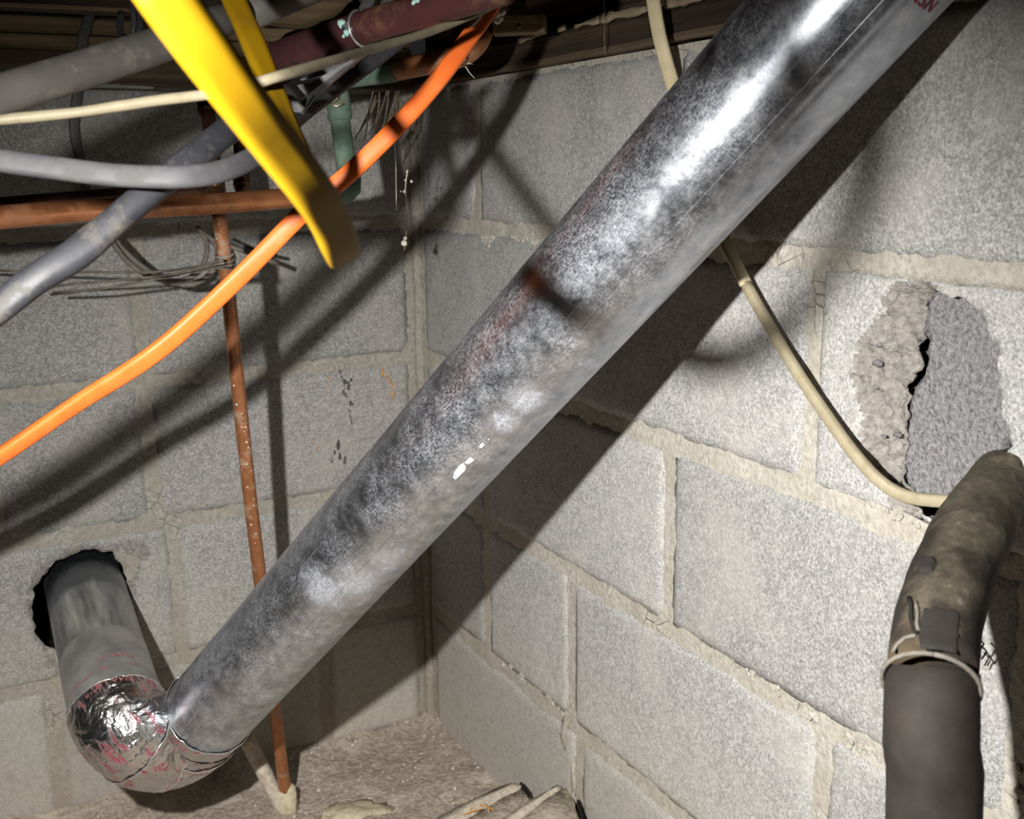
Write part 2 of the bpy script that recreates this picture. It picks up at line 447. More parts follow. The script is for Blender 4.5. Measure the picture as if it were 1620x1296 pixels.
M['wood_dark_x'] = m_wood('wood_dark_x', (0.10, 0.072, 0.05), (0.18, 0.135, 0.10), 0)
M['wood_light_x'] = m_wood('wood_light_x', (0.26, 0.19, 0.11), (0.40, 0.30, 0.19), 0)
M['wood_dark_y'] = m_wood('wood_dark_y', (0.05, 0.034, 0.025), (0.10, 0.07, 0.05), 1)
M['wood_mid_y'] = m_wood('wood_mid_y', (0.12, 0.085, 0.055), (0.22, 0.165, 0.11), 1)
M['splinter'] = m_wood('splinter', (0.34, 0.27, 0.18), (0.55, 0.46, 0.33), 1)
M['foam'] = m_simple('black_pipe_foam', (0.016, 0.013, 0.0115), (0.030, 0.025, 0.0215), 40, 0.75, 0.25, 0.001, det=6, spec=0.25)
def m_foam_dusty():
    k = NT('dusty_pipe_foam'); p = world_coord(k)
    a = k.noise(p, 160, 5, 0.7); b = k.noise(p, 24, 4, 0.6)
    c = k.ramp(a, [(0.3, (0.05, 0.042, 0.030)), (0.6, (0.10, 0.086, 0.062)), (0.75, (0.19, 0.165, 0.12))])
    z = k.xyz(p)[2]
    zz = k.math('ADD', z, k.math('MULTIPLY', k.math('SUBTRACT', b, 0.5), 0.16))
    c = k.mix(k.ramp(zz, [(0.634, 1.0), (0.662, 0.0)]), c, (0.026, 0.0215, 0.018))
    tan = k.ramp(k.noise(p, 17, 2, 0.5), [(0.62, 0.0), (0.76, 0.35)])
    c = k.mix(tan, c, (0.20, 0.145, 0.075))
    return k.out(c, 0.9, 0, k.bump(a, 0.4, 0.001), 0.15)
M['foam_dusty'] = m_foam_dusty()
M['foam_patch'] = m_simple('bare_black_foam', (0.014, 0.013, 0.0125), (0.026, 0.022, 0.020), 60, 0.8, 0.2)
M['foam_line'] = m_simple('pale_foam_edge', (0.11, 0.10, 0.085), (0.18, 0.165, 0.14), 200, 0.8)
M['paint_white'] = m_simple('white_drip', (0.72, 0.76, 0.78), (0.85, 0.87, 0.88), 90, 0.6)
M['oxide'] = m_simple('white_oxide_smear', (0.50, 0.53, 0.60), (0.74, 0.76, 0.82), 260, 0.6, 0.4, 0.0008, metal=0.3)
M['red_ink'] = m_simple('red_ink', (0.24, 0.012, 0.04), (0.34, 0.03, 0.07), 300, 0.5)
M['red_ink_faded'] = m_simple('faded_red_ink', (0.30, 0.10, 0.10), (0.42, 0.20, 0.19), 400, 0.6)
M['web'] = m_simple('dusty_web', (0.55, 0.50, 0.42), (0.8, 0.76, 0.66), 300, 0.9)
M['web_dark'] = m_simple('dark_dusty_web', (0.10, 0.08, 0.06), (0.26, 0.21, 0.15), 300, 0.95)
M['rust_speck'] = m_simple('rust_speck', (0.42, 0.19, 0.05), (0.70, 0.40, 0.14), 300, 0.9)
M['soot'] = m_simple('soot_mark', (0.045, 0.045, 0.045), (0.12, 0.12, 0.118), 120, 0.95, spec=0.1)
M['lump'] = m_simple('pale_mortar_lump', (0.42, 0.37, 0.26), (0.60, 0.54, 0.40), 110, 0.95, 0.9, 0.003, spec=0.1)
M['shell'] = m_simple('broken_block_shell', (0.38, 0.33, 0.265), (0.62, 0.56, 0.47), 130, 0.95, 0.7, 0.003, spec=0.1)
M['hanger'] = m_simple('hanger_wire_sheath', (0.09, 0.09, 0.095), (0.15, 0.15, 0.155), 70, 0.4, 0.2)
M['steel'] = m_simple('pale_steel', (0.5, 0.5, 0.48), (0.7, 0.7, 0.68), 90, 0.3, 0.2, metal=0.8)

# ------------------------------------------------------------------ the setting: walls of concrete block
HOLE_L = [(0.544, 0.362), (0.535, 0.374), (0.513, 0.379), (0.485, 0.378), (0.466, 0.372), (0.454, 0.356), (0.448, 0.332), (0.443, 0.299),
          (0.438, 0.262), (0.452, 0.238), (0.50, 0.232), (0.545, 0.246), (0.560, 0.259), (0.569, 0.274), (0.570, 0.306), (0.566, 0.332), (0.558, 0.350)]
HOLE_R = [(0.9335, 0.745), (0.932, 0.764), (0.933, 0.779), (0.944, 0.785), (0.956, 0.783), (0.975, 0.780), (0.992, 0.774), (1.004, 0.752), (1.012, 0.722),
          (1.016, 0.700), (1.022, 0.697), (1.0235, 0.686), (1.020, 0.672), (1.024, 0.655), (1.030, 0.625), (1.012, 0.607), (0.985, 0.606), (0.962, 0.612), (0.938, 0.625), (0.925, 0.640),
          (0.924, 0.668), (0.927, 0.690), (0.921, 0.708), (0.928, 0.722)]
ROUGH_R = [(0.902, 0.785), (0.925, 0.792), (0.952, 0.790), (0.950, 0.765), (0.935, 0.70), (0.935, 0.64), (0.955, 0.612), (0.945, 0.604), (0.918, 0.612), (0.893, 0.640),
           (0.882, 0.664), (0.884, 0.680), (0.871, 0.706), (0.876, 0.735), (0.890, 0.752)]
HOLE_L = roughen(HOLE_L, 0.0045, 0.006, 2); HOLE_R = roughen(HOLE_R, 0.003, 0.004, 5)
MORTAR_CUT_R = [(0.862, 0.790), (1.036, 0.790), (1.036, 0.612), (1.012, 0.603), (0.985, 0.603), (0.955, 0.609), (0.93, 0.612), (0.862, 0.613)]
ROUGH_L = [tuple((-p.x, p.z)) for p in [on_left(*q) for q in [(96, 872), (125, 860), (165, 862), (200, 852), (238, 864), (230, 905), (214, 935), (222, 975), (232, 1010), (180, 1060), (88, 1078), (62, 1035), (36, 962), (46, 915), (72, 888)]]]
JOINT = 0.0078
def surf(side, u, z, h):
    return Vector((-u, -h, z)) if side == 'left' else Vector((-h, -u, z))
def sheet(side, u0, u1, z0, z1, step, hf, hole=None, edge=False, depth=0.034):
    nu = max(3, int(round((u1 - u0) / step))); nz = max(3, int(round((z1 - z0) / step)))
    bm = bmesh.new(); g = []; hv = set()
    for i in range(nu + 1):
        col = []
        for j in range(nz + 1):
            u = u0 + (u1 - u0) * i / nu; z = z0 + (z1 - z0) * j / nz
            if edge and (i in (0, nu) or j in (0, nz)):
                q = 0.0022 * fb(u * 1.0, z, 1.7, 45)
                if i in (0, nu): u += q * 1.6
                if j in (0, nz): z += q * 1.6
            e = min(u - u0, u1 - u, z - z0, z1 - z)
            near_h = False
            if hole:
                d, c = near((u, z), hole)
                if d < step * 0.75: u, z = c.x, c.y; near_h = True
            v = bm.verts.new(surf(side, u, z, hf(u, z, e)))
            if near_h: hv.add(v)
            v.normal = (0, 0, 0)
            col.append((v, u, z))
        g.append(col)
    for i in range(nu):
        for j in range(nz):
            q = [g[i][j], g[i + 1][j], g[i + 1][j + 1], g[i][j + 1]]
            if hole:
                cx = sum(a[1] for a in q) / 4; cz = sum(a[2] for a in q) / 4
                if inside((cx, cz), hole): continue
            vs = [a[0] for a in q]
            if side == 'right': vs.reverse()
            vs.reverse()
            if len(set(tuple(v.co) for v in vs)) < 3: continue
            try: bm.faces.new(vs)
            except ValueError: pass
    bmesh.ops.delete(bm, geom=[v for v in bm.verts if not v.link_faces], context='VERTS')
    hv = {v for v in hv if v.is_valid}
    def extr(edges, dh, shift=0.0):
        r = bmesh.ops.extrude_edge_only(bm, edges=edges)
        nv = [x for x in r['geom'] if isinstance(x, bmesh.types.BMVert)]
        for v in nv:
            a = dh * (1 + 0.35 * fb(v.co.x, v.co.y, v.co.z, 60))
            if side == 'left': v.co.y += a; v.co.x += shift * fb(v.co.x, v.co.z, 1, 60); v.co.z += shift * fb(v.co.x, v.co.z, 9, 60)
            else: v.co.x += a; v.co.y += shift * fb(v.co.y, v.co.z, 1, 60); v.co.z += shift * fb(v.co.y, v.co.z, 9, 60)
        return [x for x in r['geom'] if isinstance(x, bmesh.types.BMEdge)]
    if hole and hv:
        be = [e for e in bm.edges if len(e.link_faces) == 1 and all(v in hv for v in e.verts)]
        if be:
            hc = Vector((sum(p[0] for p in hole) / len(hole), sum(p[1] for p in hole) / len(hole)))
            nb_ = extr(be, 0.003, 0.001)
            ev = {v for e in nb_ for v in e.verts}
            nb2 = extr([e for e in nb_ if len(e.link_faces) == 1], 0.006, 0.001)
            for v in {v for e in nb2 for v in e.verts}:
                q = Vector((-v.co.x if side == 'left' else -v.co.y, v.co.z)) - hc; q.normalize(); q *= 0.012
                if side == 'left': v.co.x -= q.x
                else: v.co.y -= q.x
                v.co.z += q.y
    if edge:
        be = [e for e in bm.edges if len(e.link_faces) == 1 and not any(v in hv for v in e.verts)]
        extr(be, 0.012)
    bmesh.ops.recalc_face_normals(bm, faces=bm.faces)
    # keep the face towards the room outward
    ref = Vector((0, -1, 0)) if side == 'left' else Vector((-1, 0, 0))
    s = sum(f.normal.dot(ref) * f.calc_area() for f in bm.faces)
    if s < 0: bmesh.ops.reverse_faces(bm, faces=bm.faces)
    return bm

def mortar_h(side):
    def f(u, z, e):
        crumb = max(0, fb(u + (4 if side == 'left' else 0), 2.0, z, 5)) * 0.0032
        return -0.0009 + 0.0013 * fb(u, 3.1 if side == 'left' else 7.7, z, 38) + 0.0008 * fb(u, 9.1, z, 120) + crumb * fb(u, 1.1, z, 130)
    return f
WALL_TOP = 0.985
walls = {}
for side, span in (('left', 1.75), ('right', 1.95)):
    hole = HOLE_L if side == 'left' else HOLE_R
    hole = hole if side == 'left' else MORTAR_CUT_R
    bm = sheet(side, 0.0, span, -0.06, WALL_TOP, 0.0085, mortar_h(side), hole)
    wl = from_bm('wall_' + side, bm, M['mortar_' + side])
    tag(wl, kind='structure')
    walls[side] = wl
def block(side, u0, u1, z0, z1):
    hole = HOLE_L if side == 'left' else HOLE_R
    a, b, c, d = u0 + JOINT, u1 - JOINT, z0 + JOINT, z1 - JOINT
    hb = (min(p[0] for p in hole) < b + 0.01 and max(p[0] for p in hole) > a - 0.01 and min(p[1] for p in hole) < d + 0.01 and max(p[1] for p in hole) > c - 0.01)
    rgh = hb and (side == 'left' or z0 > 0.55)
    RP = ROUGH_R if side == 'right' else ROUGH_L
    amp, slp = (2.3, 0.013) if side == 'right' else (0.55, 0.002)
    step = (0.003 if side == 'right' else 0.0042) if rgh else 0.0105
    seed = random.uniform(0, 50)
    proud = random.uniform(0.0011, 0.0017); tilt = random.uniform(-0.0008, 0.0008)
    def hf(u, z, e):
        k = min(1, e / 0.010); k = k * (2 - k)
        h = -0.0014 + (proud + 0.0014) * k + tilt * (u - u0) + 0.0004 * fb(u + seed, 1.0, z, 28)
        if rgh and inside((u, z), RP):
            dr, _ = near((u, z), RP); dh, _ = near((u, z), hole)
            t = min(1, dr / 0.02)
            h -= t * (0.001 + slp * max(0, 1 - dh / 0.055)) + min(1, dr / 0.006) * amp * (0.0030 * (fb(u, 3, z, 75) + 0.7 * fb(u, 7, z, 190)) + 0.0008)
        return h
    bm = sheet(side, a, b, c, d, step, hf, hole if hb else None, edge=True)
    if rgh:
        for f in bm.faces:
            q = f.calc_center_median(); uz = (-q.x if side == 'left' else -q.y, q.z)
            if inside(uz, RP) and near(uz, RP)[0] > 0.0025 + 0.008 * fb(uz[0], 1, uz[1], 60): f.material_index = 1
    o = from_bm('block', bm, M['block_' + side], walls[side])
    if rgh: o.data.materials.append(M['rubble'] if side == 'right' else M['rubble_left'])
    return o
# course joints measured along each wall
COURSES = {
    'left': [(0.8, WALL_TOP + 0.004, [0.012, 0.2, 0.6, 1.0, 1.4, 1.75]), (0.6, 0.8, [0.012, 0.4, 0.8, 1.2, 1.6, 1.75]), (0.402, 0.6, [0.012, 0.403, 0.60, 1.0, 1.4, 1.75]),
             (0.199, 0.402, [0.012, 0.382, 0.79, 1.2, 1.6, 1.75]), (0.0, 0.199, [0.012, 0.175, 0.558, 0.96, 1.36, 1.75])],
    'right': [(0.799, WALL_TOP + 0.004, [0.012, 0.202, 0.63, 1.04, 1.44, 1.85]), (0.602, 0.799, [0.012, 0.43, 0.828, 1.24, 1.64, 1.95]), (0.400, 0.602, [0.012, 0.21, 0.631, 1.05, 1.46, 1.86]),
              (0.199, 0.400, [0.012, 0.208, 0.437, 0.862, 1.26, 1.66, 1.95]), (-0.02, 0.199, [0.012, 0.455, 0.66, 1.07, 1.48, 1.88])]}
for side in ('left', 'right'):
    for z0, z1, us in COURSES[side]:
        for a, b in zip(us[:-1], us[1:]):
            block(side, a, b, z0, z1)
# hollow cores behind the two holes (open boxes, the shade inside painted as near-black colour)
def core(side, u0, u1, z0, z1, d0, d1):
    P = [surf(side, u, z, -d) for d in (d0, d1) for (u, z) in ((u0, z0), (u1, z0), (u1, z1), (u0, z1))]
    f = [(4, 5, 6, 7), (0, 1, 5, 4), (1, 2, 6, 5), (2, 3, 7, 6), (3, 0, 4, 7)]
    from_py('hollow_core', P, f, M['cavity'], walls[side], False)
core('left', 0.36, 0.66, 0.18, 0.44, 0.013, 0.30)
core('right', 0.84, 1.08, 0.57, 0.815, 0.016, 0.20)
# grey inner face seen through the right hole: a broken slab a little behind the opening
PATCH = [(0.9425, 0.745), (0.938, 0.757), (0.9395, 0.771), (0.944, 0.784), (0.956, 0.79), (0.975, 0.79), (1.00, 0.787), (1.02, 0.76), (1.035, 0.735), (1.036, 0.700),
         (1.018, 0.690), (1.012, 0.668), (1.006, 0.655), (0.998, 0.643), (0.990, 0.640), (0.984, 0.637), (0.966, 0.632), (0.962, 0.627), (0.952, 0.620), (0.946, 0.622), (0.930, 0.635), (0.929, 0.668), (0.930, 0.690), (0.934, 0.712), (0.945, 0.732)]
PATCH = [(u - (0.0060 if z > 0.70 else 0.0080), z - 0.003) for u, z in PATCH]
PATCH = roughen(PATCH, 0.0022, 0.003, 11)
def slab(name, side, poly, h0, thick, mat, parent, amp=0.0012):
    us = [p[0] for p in poly]; zs = [p[1] for p in poly]; step = 0.0035
    bm = bmesh.new(); grid = {}
    nu = int((max(us) - min(us)) / step) + 2; nz = int((max(zs) - min(zs)) / step) + 2
    def vert(i, j):
        if (i, j) not in grid:
            u = min(us) - step / 2 + i * step; z = min(zs) - step / 2 + j * step
            d, c = near((u, z), poly)
            if d < step * 0.75 or not inside((u, z), poly): u, z = c.x, c.y
            grid[(i, j)] = bm.verts.new(surf(side, u, z, h0 + amp * fb(u, 2, z, 120)))
        return grid[(i, j)]
    for i in range(nu):
        for j in range(nz):
            cu = min(us) + i * step; cz = min(zs) + j * step
            if inside((cu, cz), poly):
                vs = [vert(i, j), vert(i + 1, j), vert(i + 1, j + 1), vert(i, j + 1)]
                try: bm.faces.new(vs)
                except ValueError: pass
    bmesh.ops.remove_doubles(bm, verts=bm.verts, dist=0.0002)
    be = [e for e in bm.edges if len(e.link_faces) == 1]
    r = bmesh.ops.extrude_edge_only(bm, edges=be)
    for v in r['geom']:
        if isinstance(v, bmesh.types.BMVert): v.co += (surf(side, 0, 0, -thick))
    bmesh.ops.recalc_face_normals(bm, faces=bm.faces)
    return from_bm(name, bm, mat, parent)
pt = slab('grey_inner_face', 'right', PATCH, -0.0115, 0.010, M['patch'], walls['right'])
pt['label'] = 'rough dark grey broken face inside the opening'
pl = [(0.972, 0.618), (0.978, 0.627), (0.992, 0.631), (1.003, 0.634), (1.006, 0.615), (0.99, 0.612)]
slab('rubble_chip', 'right', roughen(pl, 0.0015, 0.003, 3), -0.012, 0.008, M['patch'], walls['right'])
# dark aggregate stones showing in the broken edge
for (x, y, r) in [(1388, 575, .0036), (1363, 590, .0026), (1390, 545, .0022), (1378, 520, .0028), (1398, 690, .0022), (1372, 688, .0018), (1420, 688, .0026), (1386, 613, .0018), (1405, 460, .002)]:
    c = on_right(x, y, -0.0032)
    blob('aggregate_stone', c, r * 1.15, M['stone'], walls['right'], 1, 0.3, (0.7, 1.5, 0.8), 90)
# crack of chipped, tan mortar under the opening, and crumbs of mortar squeezed from the joints
def crumbs(side, pts, n, r0, r1, name, mat, parent):
    n = int(n * 1.4)
    for k in range(n):
        a = random.random() * (len(pts) - 1); i = int(a); f = a - i
        x = pts[i][0] * (1 - f) + pts[min(i + 1, len(pts) - 1)][0] * f + random.uniform(-5, 5)
        y = pts[i][1] * (1 - f) + pts[min(i + 1, len(pts) - 1)][1] * f + random.uniform(-5, 5)
        c = (on_left if side == 'left' else on_right)(x, y, 0.0005)
        blob(name, c, random.uniform(r0, r1) * 0.62, mat, parent, 2, 1.0, (1.2, .5, 1.0) if side == 'left' else (.5, 1.2, 1.0), 210, False)
crumbs('right', [(765, 368), (770, 385), (780, 378)], 9, 0.004, 0.008, 'mortar_lump', M['mortar_right'], walls['right'])
crumbs('right', [(795, 370), (830, 378), (870, 384)], 12, 0.003, 0.006, 'mortar_lump', M['mortar_right'], walls['right'])
crumbs('right', [(1150, 1045), (1230, 1095), (1330, 1160), (1390, 1200)], 26, 0.003, 0.0065, 'mortar_lump', M['mortar_right'], walls['right'])
crumbs('right', [(1380, 800), (1420, 815), (1460, 835)], 10, 0.002, 0.004, 'mortar_lump', M['mortar_right'], walls['right'])
crumbs('right', [(790, 1050), (850, 1090), (900, 1135)], 12, 0.003, 0.006, 'mortar_lump', M['mortar_right'], walls['right'])
crumbs('right', [(1600, 1150), (1605, 1220), (1610, 1290)], 5, 0.003, 0.006, 'mortar_lump', M['mortar_right'], walls['right'])
# corner mortar bead
tube('corner_mortar', [(-0.003, -0.003, z, 1 + 0.35 * fb(z, 1, 1, 9)) for z in [i * 0.03 for i in range(0, 33)]], 0.008, M['mortar_left'], walls['left'], 0.01, 10, (1, 0, 0), wob=0.002)

# ------------------------------------------------------------------ floor
def ground_h(x, y):
    d = min(-x, -y)
    h = 0.006 + 0.012 * fb(x, y, 0, 5) + 0.004 * fb(x, y, 4, 30) + 0.002 * fb(x, y, 8, 95)
    h += 0.020 * math.exp(-max(0, -y) / 0.045) * (0.7 + 0.5 * fb(x, 3, 0, 14))
    h += 0.006 * math.exp(-max(0, -x) / 0.03)
    return h
bm = bmesh.new()
xs = [0.012 - i * 0.011 for i in range(62)]; 
while xs[-1] > -1.8: xs.append(xs[-1] - 0.05)
ys = [0.012 - i * 0.011 for i in range(62)]
while ys[-1] > -2.0: ys.append(ys[-1] - 0.05)
gv = [[bm.verts.new((x, y, ground_h(x, y))) for y in ys] for x in xs]
for i in range(len(xs) - 1):
    for j in range(len(ys) - 1):
        bm.faces.new((gv[i][j], gv[i][j + 1], gv[i + 1][j + 1], gv[i + 1][j]))
fl = from_bm('floor', bm, M['dirt']); tag(fl, kind='structure')
# grit, one object
V = []; FF = []
for k in range(700):
    x = -random.random() ** 1.2 * 0.75 - 0.005; y = -random.random() ** 1.2 * 0.5 - 0.005
    if x > -0.24 and y < -0.27: continue
    r = random.uniform(0.0008, 0.0022) * (1.8 if random.random() < 0.06 else 1)
    z = ground_h(x, y) + r * 0.3; b = len(V)
    for d in ((1, 0, 0), (-1, 0, 0), (0, 1, 0), (0, -1, 0), (0, 0, 1), (0, 0, -1)):
        V.append((x + d[0] * r * random.uniform(.6, 1.2), y + d[1] * r * random.uniform(.6, 1.2), z + d[2] * r * random.uniform(.6, 1.1)))
    for a_, b_, c_ in ((0, 2, 4), (2, 1, 4), (1, 3, 4), (3, 0, 4), (2, 0, 5), (1, 2, 5), (3, 1, 5), (0, 3, 5)):
        FF.append((b + a_, b + b_, b + c_))
g = from_py('gravel', V, FF, M['pebble'], None, False)
tag(g, 'pale grit and crumbs scattered over the dirt floor', 'grit', kind='stuff')

# ------------------------------------------------------------------ timber over the walls
ceil = thing('ceiling', (-0.8, -0.9, 1.33), None, None); tag(ceil, kind='structure')
y = 0.14; k = 0
while y > -2.0:
    box('subfloor_plank', (-1.8, y - 0.138, 1.30), (0.12, y, 1.32), M['wood_dark_x'], ceil, jag=0.001, bev=0.001)
    y -= 0.141
# sill plates
sp_l = box('sill_plate', (-1.8, -0.006, 0.984), (-0.0, 0.13, 1.021), M['wood_dark_x'], cuts=24, jag=0.0015)
tag(sp_l, 'dark brown sill plate lying on top of the left block wall', 'timber')
sp_l2 = thing('band_board', (-0.9, 0.06, 1.022), 'lighter tan double board stacked on the left sill plate', 'timber')
box('board', (-1.8, 0.002, 1.0225), (0.0, 0.13, 1.041), M['wood_light_x'], sp_l2, cuts=24, jag=0.0012)
box('board', (-1.8, 0.004, 1.0425), (0.0, 0.13, 1.062), M['wood_light_x'], sp_l2, cuts=24, jag=0.0012)
sl = thing('splintered_shim', (-0.4, 0, 0.982), 'thin splintered wood shim between left wall top and sill plate', 'timber')
for i, (x0, x1, h) in enumerate([(-0.40, -0.17, 0.0028), (-0.36, -0.12, 0.0022), (-0.62, -0.3, 0.002)]):
    box('splinter', (x0, -0.010 + i * 0.002, 0.9822 - i * 0.003), (x1, 0.02, 0.9822 - i * 0.003 + h), M['wood_dark_x'], sl, jag=0.0015, cuts=8, bev=0.0005)
sp_r = thing('sill_plate', (0.06, -0.9, 0.984), 'near-black sill plate with chipped pale upper edge on the right wall', 'timber')
box('plate', (-0.004, -1.95, 0.987), (0.13, -0.0, 1.021), M['wood_dark_y'], sp_r, cuts=30, jag=0.0015)
lip = box('lower_lip', (-0.008, -1.95, 0.9865), (0.01, -0.02, 0.9945), M['wood_mid_y'], sp_r, cuts=30, jag=0.002, bev=0.003)
lip['label'] = 'rounded lighter brown lower edge'
for (x0, y0, x1, y1, hh) in [(822, 64, 858, 52, 5), (884, 47, 893, 44, 6), (910, 42, 950, 30, 9), (950, 31, 1022, 14, 10), (1055, 6, 1140, -10, 8)]:
    a = on_right(x0, y0, 0.0125); b = on_right(x1, y1, 0.0125)
    tube('splintered_edge', [a, a.lerp(b, 0.35), a.lerp(b, 0.7), b], 0.003, M['splinter'], sp_r, 0.006, 6, wob=0.004, flat=0.0012 * hh / 3)
rb = box('rim_board', (0.02, -1.95, 1.022), (0.06, 0.0, 1.29), M['wood_dark_y'], cuts=10, jag=0.001)
tag(rb, 'dark rim board standing on the right sill plate', 'timber')
rb2 = box('rim_board', (-1.8, 0.04, 1.063), (0.0, 0.08, 1.29), M['wood_dark_x'], cuts=10, jag=0.001)
tag(rb2, 'dark rim board standing behind the tan boards on the left wall', 'timber')
# long beam crossing near the left top edge of the picture
c = at(120, 20, 1.22)
jb = thing('floor_beam', (c.x, c.y, c.z), 'brown floor beam running along the top left, edge just in view', 'timber')
box('beam', (-1.8, c.y - 0.03, c.z - 0.0), (c.x + 0.20, c.y + 0.02, 1.29), M['wood_dark_x'], jb, cuts=16, jag=0.0012)
box('beam_strip', (-1.8, c.y - 0.034, c.z - 0.001), (c.x + 0.20, c.y - 0.030, c.z + 0.003), M['wood_light_x'], jb, cuts=16, jag=0.001, bev=0.0005)
# wooden nailer behind the purple pipe, seen between the pipes
c = at(480, 32, 1.30)
nb = box('wood_nailer', (c.x - 0.06, c.y - 0.01, c.z - 0.006), (c.x + 0.16, c.y + 0.03, c.z + 0.05), M['wood_light_x'], cuts=8, jag=0.0015)
tag(nb, 'tan nailer board behind the grey conduit end, top centre left', 'timber')
# scrap wood block with a nail, right of the orange cord top
c = at(828, 38, 1.12)
sb = thing('wood_scrap', tuple(c), 'small tan scrap of wood with a nail head, right of the orange cord', 'wood scrap')
box('scrap', (c.x - 0.028, c.y - 0.008, c.z - 0.010), (c.x + 0.026, c.y + 0.02, c.z + 0.008), M['wood_light_x'], sb, Matrix.Rotation(math.radians(-35), 3, 'Z'), jag=0.0012)
n0 = at(821, 41, 1.103)
blob('nail_head', n0, 0.003, M['copper_black'], sb, 1, 0.1)
# bark-edged dark strip behind the purple pipe
a = at(415, 95, 1.12); b = at(505, 60, 1.12); c = at(575, 15, 1.12)
o = tube('bark_strip', [a, b, c], 0.012, M['wood_dark_x'], None, 0.01, 9, wob=0.008)
tag(o, 'dark rough bark-edged strip behind the purple pipe end', 'timber')

# ------------------------------------------------------------------ galvanised vent duct
RD = 0.0508
A = at(318, 1140, 1.275); B = at(1325, 15, 0.72)
ax = (B - A).normalized()
duct = thing('vent_duct', tuple(A), 'shiny galvanised round vent duct crossing the picture diagonally, foil-taped elbow at its lower end', 'duct')
TOPP = A + ax * 1.13
viewdir = (CAM - (A + ax * 0.5)).normalized()
u0 = (viewdir - ax * viewdir.dot(ax)).normalized()       # points at the camera
def duct_rf(s, a):
    # long flat seam: a slight step along one line of the sheet
    aa = (a + PI) % (2 * PI) - PI
    r = 1.0
    for c0, hgt in ((math.radians(26), 0.010), (math.radians(31), -0.004)):
        r += hgt * math.exp(-((aa - c0) / 0.022) ** 2)
    r += 0.003 * fb(s * 1.0, math.cos(a), math.sin(a), 4)
    return r
o, DC, DT, DU, DL = tube('long_duct', [A, TOPP], RD, M['galv'], duct, 0.02, 160, tuple(u0), caps=False, rf=duct_rf, keep=True)
_up = [TOPP - ax * 0.004, TOPP + ax * 0.05, TOPP + ax * 0.09 + Vector((-0.006, 0, 0.02)), TOPP + ax * 0.10 + Vector((-0.01, 0, 0.09)), TOPP + ax * 0.10 + Vector((-0.01, 0, 0.17))]
_up = [p for p in _up if p.z < 1.299]
tube('upper_elbow', _up, RD * 1.02, M['galv'], duct, 0.01, 64, tuple(u0), caps=False)
tube('duct_lining', [A, TOPP], RD - 0.0012, M['cavity'], duct, 0.3, 32, tuple(u0), caps=False)
def duct_pt(s, ang, h=0.0):
    w_ = ax.cross(u0)
    return A + ax * s + (u0 * math.cos(ang) + w_ * math.sin(ang)) * (RD + h)
def duct_sa(x, y):
    """nearest duct surface (distance along, angle) under a picture point"""
    r = ray(x, y).normalized(); best = None
    n_ = r.cross(ax)
    # solve |(CAM + r t - A) perp ax| = RD
    d = CAM - A; rp = r - ax * r.dot(ax); dp = d - ax * d.dot(ax)
    a_ = rp.dot(rp); b_ = 2 * rp.dot(dp); c_ = dp.dot(dp) - RD * RD
    disc = b_ * b_ - 4 * a_ * c_
    t = (-b_ - math.sqrt(max(0, disc))) / (2 * a_)
    P = CAM + r * t; q = P - A; s = q.dot(ax); q = q - ax * s
    return s, math.atan2(q.dot(ax.cross(u0)), q.dot(u0))
# seams: thin raised ribs along the duct
for (x, y, r) in [(1165, 205, .0004), (1200, 215, .0004)]:
    s, an = duct_sa(x, y)
    tube('seam', [duct_pt(0.0, an, -0.0001), duct_pt(1.13, an, -0.0001)], r, M['foil_edge'] if False else M['galv'], duct, 0.05, 6)
# cut end edge against the tape
ring = [duct_pt(0.004, i / 40 * 2 * PI, 0.0002) for i in range(41)]
tube('cut_edge', ring, 0.0005, M['foil_edge'], duct, 0.01, 6)
# white drips and oxide smears lying on the sheet (thin shells)
def decal(name, poly_px, mat, h=0.0006, step=5):
    P = []
    xs_ = [p[0] for p in poly_px]; ys_ = [p[1] for p in poly_px]
    bm = bmesh.new(); grid = {}
    def vert(i, j):
        if (i, j) not in grid:
            x = min(xs_) + i * step; y = min(ys_) + j * step
            d, c = near((x, y), poly_px)
            if d < step * 0.75 or not inside((x, y), poly_px): x, y = c.x, c.y
            s, an = duct_sa(x, y)
            grid[(i, j)] = bm.verts.new(duct_pt(s, an, h if inside((x, y), poly_px) and d > step else 0.0002))
        return grid[(i, j)]
    for i in range(int((max(xs_) - min(xs_)) / step) + 2):
        for j in range(int((max(ys_) - min(ys_)) / step) + 2):
            if inside((min(xs_) + (i + .5) * step, min(ys_) + (j + .5) * step), poly_px):
                try: bm.faces.new([vert(i, j), vert(i, j + 1), vert(i + 1, j + 1), vert(i + 1, j)])
                except ValueError: pass
    bmesh.ops.remove_doubles(bm, verts=bm.verts, dist=0.00005)
    return from_bm(name, bm, mat, duct)
decal('white_drip', [(714, 760), (721, 758), (735, 745), (738, 736), (749, 729), (751, 722), (744, 723), (735, 732), (727, 736), (719, 747)], M['paint_white'], 0.0008, 2.5)
decal('white_drip', [(758, 711), (765, 707), (768, 701), (764, 700), (759, 704)], M['paint_white'], 0.0008, 1.5)
decal('white_drip', [(771, 698), (775, 696), (774, 693), (771, 695)], M['paint_white'], 0.0006, 1.0)

